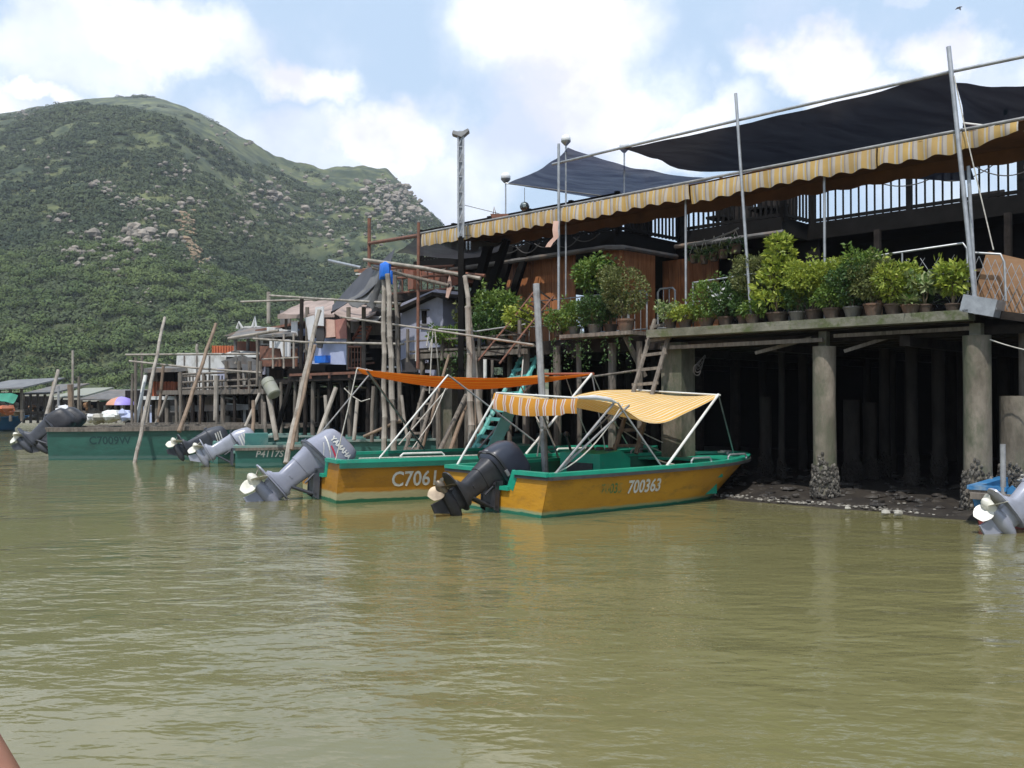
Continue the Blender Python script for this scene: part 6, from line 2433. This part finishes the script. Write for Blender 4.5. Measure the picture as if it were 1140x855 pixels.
def jumble(root, boxes, n, w0, w1, seed, mats=('oldwood', 'darkwood', 'oldwood', 'rust', 'roofgrey', 'whitewall', 'bamboo', 'ply', 'lav', 'tarpg')):
    """odd boards, props and sheets nailed about the house, each one its own board"""
    r2 = random.Random(seed)
    for k in range(n):
        x0, x1, y0, y1 = boxes[k % len(boxes)]
        w = r2.uniform(w0, w1)
        px, py = r2.uniform(x0, x1), r2.uniform(y0, y1)
        t = r2.random()
        q = MB()
        if t < .4:
            L = r2.uniform(10, 30)
            a = FP(px, min(py + L / 2, y1), w)
            b = FP(px + r2.uniform(-4, 4), max(py - L / 2, y0), w)
            q.bar(a, b, r2.uniform(.03, .08), .03)
            nm = 'upright_board'
        elif t < .7:
            L = r2.uniform(14, 36)
            q.bar(FP(max(px - L / 2, x0), py + r2.uniform(-2, 2), w), FP(min(px + L / 2, x1), py + r2.uniform(-2, 2), w), .04, r2.uniform(.03, .07))
            nm = 'cross_board'
        else:
            a, b = r2.uniform(4, 10), r2.uniform(4, 11)
            q.prism([FP(px - a, py + b, w), FP(px - a + r2.uniform(-1, 1), py - b, w), FP(px + a, py - b + r2.uniform(-2, 2), w), FP(px + a, py + b, w)], FN * .03)
            nm = 'patch_sheet'
        q.build(nm, MAT[r2.choice(mats)], root)


jumble(root, [(292, 345, 372, 410), (386, 445, 345, 410), (300, 440, 352, 410), (395, 445, 300, 345)], 78, .5, 2.2, 3)
jumble(root, [(290, 440, 416, 470)], 34, .4, 2.0, 4, ('oldwood', 'darkwood', 'darkwood', 'pile', 'bamboo2'))

CL = [
    ('white_sheet', 'white square sheet hung at the corner of the pink canopy', [(351, 342), (360, 341), (360, 363), (350, 362)], 'cloth', .0),
    ('white_shirt', 'white shirt hanging below the pink canopy', [(339, 354), (349, 351), (351, 366), (348, 380), (343, 378), (342, 366)], 'cloth', .1),
    ('rose_towel', 'brownish rose towel on the line', [(373, 356), (385, 354), (386, 377), (374, 377)], 'towel', .15),
    ('pale_towel', 'pale pink towel hanging left of the rose towel', [(362, 355), (372, 356), (373, 375), (362, 376)], 'towelp', .12),
    ('dark_trousers', 'dark trousers hanging under the white sheet', [(351, 366), (360, 364), (361, 376), (358, 388), (353, 387)], 'clothd', .05),
    ('white_sack', 'white sack standing between the two huts at left', [(324, 358), (331, 358), (331, 374), (324, 374)], 'cloth', .5),
    ('beige_rag', 'beige rag hanging from the awning wire left of the gallery', [(500, 305), (503, 320), (499, 332), (496, 331), (498, 315)], 'towelp', .3),
    ('lavender_cloth', 'pale lavender cloth hung low between the leaning poles', [(157, 453), (168, 451), (170, 470), (160, 474)], 'sheetblue', .2),
    ('white_rag', 'white rag hanging by the black post above the gallery', [(512, 309), (514, 320), (513, 328), (510, 320)], 'cloth', .25),
]
for nm, lab, P, mt, w in CL:
    m = MB().prism([FP(x, y, w) for x, y in P], FN * .02)
    tag(m.build(nm, MAT[mt]), lab, 'laundry', 'laundry and rags hung on the houses')
m = MB()
m.fbox(FS(352, .2), FS(364, .2), .15, .3, FP(358, 404, .2).z, FP(358, 396, .2).z)
m2 = m.build('blue_crate', MAT['bluebag'])
tag(m2, 'blue crate on the platform before the pale blue sheet', 'crate')
# the grey drum hanging under the platform
a, b = W(297, 423, 20.8), W(306, 440, 20.6)
root = thing('plastic_drum', 'grey plastic drum slung under the rusty annex', 'drum', tuple(b))
MB().path([a, a.lerp(b, .05), a.lerp(b, .5), a.lerp(b, .95), b], [.12, .145, .15, .145, .12], 16).build('drum_body', MAT['fender'], root)
MB().path([a.lerp(b, .3), a.lerp(b, .33)], .156, 16).build('drum_hoop', MAT['fender'], root)

# white hut with grey fence
s0, s1 = FS(193, .6), FS(262, .6)
zf = FP(225, 434, .0).z
root = thing('white_hut', 'white panelled hut behind a grey timber balcony fence', 'hut', tuple(F((s0 + s1) / 2, 1, 0)))
m = MB()
m.prism([FP(194, 436, .8), FP(197, 393, .8), FP(247, 393, .8), FP(254, 403, .8), (FP(252, 436, .8))], FN * 1.8)
m.build('wall', MAT['whitewall'], root)
for px in (205, 219, 233):
    MB().tube(FP(px, 432, .77), FP(px, 396, .77), .022).build('wall_batten', MAT['roofgrey'], root)
m = MB()
m.fbox(s0 - .3, FS(295, .0), -.05, 3.4, zf - .13, zf)
m.build('platform', MAT['oldwood'], root)
stilts(root, s0 - .3, FS(295, 0), (.05, 1.4), zf - .1, 11, rg)
m = MB()
for px in (200, 227, 252, 266, 278, 290):
    m.tube(FP(px, 438, -.03), FP(px, 402 if px > 240 else 415, -.03), .05, n=6)
for y in (417, 426, 433):
    m.tube(FP(199, y, -.03), FP(292, y - 4, -.03), .032)
for k in range(13):
    px = 204 + k * 3.6
    m.tube(FP(px, 434, .05), FP(px, 418, .05), .022, n=5)
m.build('balcony_fence', MAT['oldwood'], root)
m = MB()
m.prism([FP(254, 432, .0), FP(254, 411, .0), FP(267, 411, .0), FP(267, 431, .0)], FN * .06)
m.build('dark_board', MAT['darkwood'], root)
m = MB()
m.prism([FP(246, 397, .4), FP(288, 398, .4), FP(290, 394, 1.8), FP(262, 392, 1.8)], (0, 0, .06))
m.build('white_roof', MAT['whitewall'], root)
m = MB()
m.prism([FP(268, 432, .6), FP(268, 405, .6), FP(292, 405, .6), FP(292, 430, .6)], FN * .06)
m.prism([FP(246, 402, .4), FP(270, 395, .4), FP(292, 404, .4), FP(292, 408, .4), FP(252, 410, .4)], FN * .5)
m.build('grey_wall', MAT['roofgrey'], root)  # plain grey panels beside the white wall
m = MB()
m.prism([FP(160, 452, .2), FP(290, 450, .2), FP(290, 456, .2), FP(160, 460, .2)], FN * .04)
m.build('grey_board_strip', MAT['roofgrey'], root)

jumble(root, [(246, 292, 396, 434), (196, 292, 418, 436)], 30, .1, 1.4, 6)
jumble(root, [(196, 292, 440, 476)], 30, .3, 1.4, 7, ('oldwood', 'darkwood', 'darkwood', 'pile', 'bamboo2', 'whitewall'))

# orange boarded building behind the white hut
def wbox(m, x0, y0, x1, y1, d, th):
    m.prism([W(x0, y1, d), W(x0, y0, d), W(x1, y0, d), W(x1, y1, d)], (0, th, 0))
    return m


root = thing('orange_hut', 'orange boarded hut half hidden behind the white hut', 'hut', tuple(W(178, 440, 29)))
m = wbox(MB(), 168, 425, 194, 441, 28.5, 2)
for k in range(8):
    wbox(m, 168 + k * 3.2, 424.5, 168.5 + k * 3.2, 441, 28.45, .1)
m.build('wall', MAT['orangeboard'], root)
MB().prism([W(160, 410, 28), W(196, 410, 28), W(198, 414, 28), W(160, 415, 28)], (0, 3, .2)).build('roof', MAT['roofgrey'], root)
wbox(MB(), 164, 413, 194, 425, 29, 1.5).build('upper_wall', MAT['darkwood'], root)
wbox(MB(), 158, 441, 195, 445, 28.2, 2.2).build('platform', MAT['whitewall'], root)
m = MB()
for px in (164, 175, 186):
    m.tube(W(px, 446, 28.4), W(px, 485, 28.4), .07)
m.build('stilt', MAT['oldwood'], root)
root = thing('red_roofed_house', 'house with orange red metal parapet behind the white hut roof', 'house', tuple(W(265, 400, 30)))
m = wbox(MB(), 236, 385, 262, 394, 30, .1)
for k in range(9):
    wbox(m, 236 + k * 3, 384.5, 236.6 + k * 3, 394, 29.95, .05)
m.build('orange_parapet', MAT['orangeboard'], root)
wbox(MB(), 262, 380, 288, 394, 29, .1).build('red_wall', MAT['redtile'], root)
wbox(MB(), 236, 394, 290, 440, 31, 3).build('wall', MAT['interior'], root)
m = MB()
m.prism([W(248, 374, 28), W(300, 374, 28), W(300, 371, 28), W(262, 369, 28)], (0, 2.5, .1))
for px in (262, 276, 290):
    m.tube(W(px, 372, 28.2), W(px, 394, 28.2), .05)
m.build('lean_to_roof', MAT['roofgrey'], root)
m = MB()
m.path([W(264, 366, 28), W(266, 359, 28), W(270, 366, 28)], .05, 6)
m.path([W(281, 364, 28), W(284, 353, 28), W(285, 364, 28)], .04, 6)
wbox(m, 272, 363, 290, 365, 28, .8)
m.build('roof_junk', MAT['whitewall'], root)

# dark sheets added behind the stilts, standing in for shade under the houses
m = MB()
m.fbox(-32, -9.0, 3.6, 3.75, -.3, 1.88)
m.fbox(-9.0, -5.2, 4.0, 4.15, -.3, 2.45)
tag(m.build('shade_backing_wall', MAT['interior']), 'added dark wall standing in for shade behind the left hand stilts', 'wall')

# pale panels, windows and bright sheets among the shacks
def panel(root, x0, x1, y0, y1, w, mat, nm='pale_panel'):
    return MB().prism([FP(x0, y1, w), FP(x0, y0, w), FP(x1, y0, w), FP(x1, y1, w)], FN * .04).build(nm, MAT[mat], root)


more = thing('lean_to_shack', 'patchwork lean-to of pale sheets between the white hut and the pink canopy', 'hut', tuple(FP(300, 412, 1.2)))
for x0, x1, y0, y1, w, mt in ((290, 300, 366, 384, 1.3, 'whitewall'), (318, 331, 357, 376, 1.25, 'whitewall'), (331, 343, 366, 404, 1.2, 'sheetblue'), (292, 304, 388, 408, 1.15, 'ply'), (306, 316, 392, 412, 1.1, 'roofgrey'), (322, 330, 380, 398, 1.0, 'white')):
    panel(more, x0, x1, y0, y1, w, mt)
wn = panel(more, 334, 340, 374, 384, 1.15, 'blackwood', 'window')
panel(more, 333, 341, 384.5, 386, 1.12, 'oldwood', 'sill').parent = wn
m = MB()
for k in range(7):
    x = 320 + k * 1.7
    m.tube(FP(x, 376, 1.2), FP(x, 357, 1.2), .012, n=5)
m.build('corrugation', MAT['oldwood'], more)
MB().prism([FP(284, 367, 1.0), FP(345, 356, 1.0), FP(345, 358.5, 1.0), FP(284, 369.5, 1.0)], FN * 1.4).build('roof', MAT['rust'], more)
stilts(more, FS(292, 1.2), FS(340, 1.2), (1.2,), 2.0, 4, random.Random(9))

# ================================================================ THE VILLAGE BEYOND
def shed(x0, x1, y_roof, y_base, d, roofm, wallm, label, slope=2, posts=4, th=3, grp='low tin roofed sheds on the far shore'):
    root = thing('waterside_shed', label, 'shed', tuple(W((x0 + x1) / 2, y_base, d)), grp)
    m = MB()
    m.prism([W(x0, y_roof + slope, d - .6), W(x1, y_roof, d - .6), W(x1, y_roof + 1.6, d - .6), W(x0, y_roof + slope + 1.6, d - .6)], (0, th + 1, .18 * th))
    m.build('roof', MAT[roofm], root)
    wbox(MB(), x0 + 1, y_roof + slope + 3, x1 - 1, y_base, d + th, .1).build('back_wall', MAT[wallm], root)
    r2 = random.Random(int(x0 * 7 + d))
    for k in range(posts):
        px = x0 + 2 + (x1 - x0 - 4) * k / max(posts - 1, 1)
        MB().tube(W(px, y_roof + 2, d), W(px + r2.uniform(-.6, .6), y_base + 3, d), .07).build('post', MAT['oldwood'], root)
    m = MB()
    m.bar(W(x0, y_base - 9, d), W(x1, y_base - 9, d), .12, .12)
    m.build('floor_beam', MAT['oldwood'], root)
    for k in range(int((x1 - x0) / 5)):
        px = r2.uniform(x0 + 2, x1 - 3)
        h = r2.uniform(2, 8)
        y = y_base - r2.choice((0, 0, 9))
        q = MB()
        wbox(q, px, y - h, px + r2.uniform(2, 5), y, d + r2.uniform(.2, th * .8), r2.uniform(.2, .6))
        q.rock(W(px + 2, y - h, d + .3), .22, k)
        q.build('stored_goods', MAT[r2.choice(['oldwood', 'whitewall', 'darkwood', 'ply', 'roofgrey', 'bamboo'])], root)
    return root


shed(-40, 26, 431, 466, 44, 'tarpg', 'interior', 'shed with pale roof and green tarpaulin at the left edge', 3, 6)
shed(24, 60, 437, 468, 48, 'roofgrey', 'interior', 'grey roofed shed right of the green tarpaulin', 1, 5)
shed(56, 92, 441, 468, 52, 'fender', 'interior', 'low pale roofed shed behind the stump pole', 1, 4)
shed(88, 150, 444, 468, 50, 'roofgrey', 'interior', 'long low grey roofed shed behind the umbrella', 0, 7)
shed(148, 200, 446, 466, 46, 'roofgrey', 'interior', 'low shed between the umbrella and the stilt huts', 0, 5)
drape('tarpaulin', 'green tarpaulin hanging from the shed at the left edge', 'tarpgreen', [(-20, 437, 43), (14, 438, 43), (20, 440, 43)], [(-20, 444, 42.8), (2, 446, 42.8), (14, 449, 42.8)], seed=8, grp='green covers in the village')
m = MB().ball(W(120, 443, 56), .42, 14, 8, (1.3, 1.3, .75))
tag(m.build('water_tank', MAT['tarpgreen']), 'round green tank standing above the long low roof', 'tank')
# the parasol
p = W(135, 447, 38)
root = thing('beach_umbrella', 'purple and orange parasol open on the far shore', 'umbrella', tuple(W(135, 470, 38)))
um = bpy.data.materials.new('parasol_cloth')
um.use_nodes = True
nt = um.node_tree
tc = nt.nodes.new('ShaderNodeTexCoord')
sp = nt.nodes.new('ShaderNodeSeparateXYZ')
rp = nt.nodes.new('ShaderNodeValToRGB')
ad = nt.nodes.new('ShaderNodeMapRange')
ad.inputs['From Min'].default_value = -.6
ad.inputs['From Max'].default_value = .6
nt.links.new(tc.outputs['Object'], sp.inputs[0])
nt.links.new(sp.outputs['X'], ad.inputs['Value'])
nt.links.new(ad.outputs[0], rp.inputs[0])
nt.links.new(rp.outputs[0], nt.nodes['Principled BSDF'].inputs['Base Color'])
rp.color_ramp.interpolation = 'CONSTANT'
rp.color_ramp.elements[0].color = (.50, .24, .15, 1)
rp.color_ramp.elements[1].position = .46
rp.color_ramp.elements[1].color = (.30, .24, .62, 1)
m = MB()
m.lathe(p, [(.58, -.14), (.53, -.03), (.38, .10), (.18, .17), (.02, .20), (.01, .19), (.37, .08), (.56, -.12)], 16)
m.build('umbrella_canopy', um, root)
MB().tube(W(135, 470, 38), p + UP * .2, .025).build('umbrella_pole', MAT['white'], root)
# heaps on the shore
for i, (px, py, r, mt, lab) in enumerate(((103, 466, .30, 'cloth', 'white sacks heaped behind the long green boat'), (124, 465, .45, 'foam', 'larger pile of white foam floats right of the sacks'), (141, 463, .38, 'sheetblue', 'bluish pile of nets below the umbrella'),
                                          (71, 459, .34, 'cloth', 'white bag pile behind the two black motors'), (112, 467, .30, 'stone', 'grey rubble heap between the white piles'), (8, 457, .3, 'orangeboard', 'orange float pile at the left edge'))):
    m = MB()
    r2 = random.Random(i)
    for k in range(7):
        m.rock(W(px + r2.uniform(-5, 5), py + r2.uniform(-3, 2), 36 + r2.uniform(-.5, .5)), r * r2.uniform(.35, .7), k, (1.2, 1, .8))
    tag(m.build('shore_pile', MAT[mt]), lab, 'pile', 'piles of gear on the far shore')
H = Hull(4.5, 1.6, .55, .15, .5, .14)
p = W(6, 470, 46)
skiff('sampan', 'distant blue boat on the water at the left edge', (p.x - 3.5, p.y, 0), R(3), H, (hull_mat('far_blue_paint', (.03, .13, .24), (.02, .10, .2), (.03, .08, .1), (.03, .1, .2), .03, .06), MAT['blue'], None, MAT['blue'], MAT['blue']), notch=(.3, .1))

# the bird
c = W(1067, 9, 30)
root_b = MB()
root_b.path([c + V((-.10, 0, -.05)), c + V((-.03, 0, 0)), c + V((.05, 0, .03)), c + V((.12, 0, .05))], [.006, .028, .025, .006], 8)
for s, tip in ((1, (.10, .18, .10)), (-1, (-.02, -.20, -.16))):
    a, b = c + V((.05, 0, .02)), c + V((-.03, 0, 0))
    t = c + V(tip)
    mid = (a + b) / 2 + (t - c) * .5 + V((.03, 0, .03))
    root_b.add([a, mid, t, b, a - UP * .008, mid - UP * .008, b - UP * .008], [(0, 1, 3), (1, 2, 3), (4, 6, 5), (5, 6, 2)])
tag(root_b.build('bird', MAT['clothd']), 'small dark bird flying high at the upper right', 'bird')

rg = random.Random(55)
CLUT = [
    ('thin pole rising over the white hut roof', (220, 393, 26.5), (220, 383, 26.5)), ('short stick standing above the dark board fence', (262, 405, 24.5), (262, 396, 24.5)),
    ('thin upright stick beside the rusty sheets', (286, 430, 23), (286, 372, 23)), ('stake in the water left of the drum', (280, 492, 21.5), (282, 446, 21.8)),
    ('slim stake between the leaning brown bamboo and the drum', (222, 480, 24), (223, 440, 24)), ('stake close to the right of the white hut platform', (296, 486, 21.5), (294, 448, 21.8)),
    ('bare stick leaning at the orange boarded hut', (170, 478, 26), (186, 440, 26)), ('thin brown stick crossing beside the umbrella', (163, 474, 28), (172, 404, 28)),
    ('grey upright under the black stair of the gallery', (548, 470, 18), (548, 400, 18)), ('slim grey post behind the teal ladder', (575, 480, 18.5), (577, 400, 18.5)),
    ('thin dark stick behind the orange canopy, right of the crossed pair', (556, 470, 18.2), (552, 420, 18.2)), ('stake standing left of the bamboo bundle', (414, 492, 19), (416, 430, 19)),
    ('leaning stake right of the bamboo bundle', (455, 495, 18.5), (447, 440, 18.6)), ('thin pole behind the pale leaning one', (330, 492, 20.6), (336, 420, 20.8)),
    ('bent stake near the mossy branch', (366, 488, 20), (362, 440, 20.1)), ('light stake right of the mossy branch', (394, 490, 19.6), (398, 445, 19.8)),
]
for lab, a, b in CLUT:
    pole_('timber_pole', lab, [a, ((a[0] + b[0]) / 2 + rg.uniform(-1.5, 1.5), (a[1] + b[1]) / 2, (a[2] + b[2]) / 2), b], rg.uniform(.03, .05), rg.choice(['bamboo', 'oldwood', 'bamboo2']), GP)
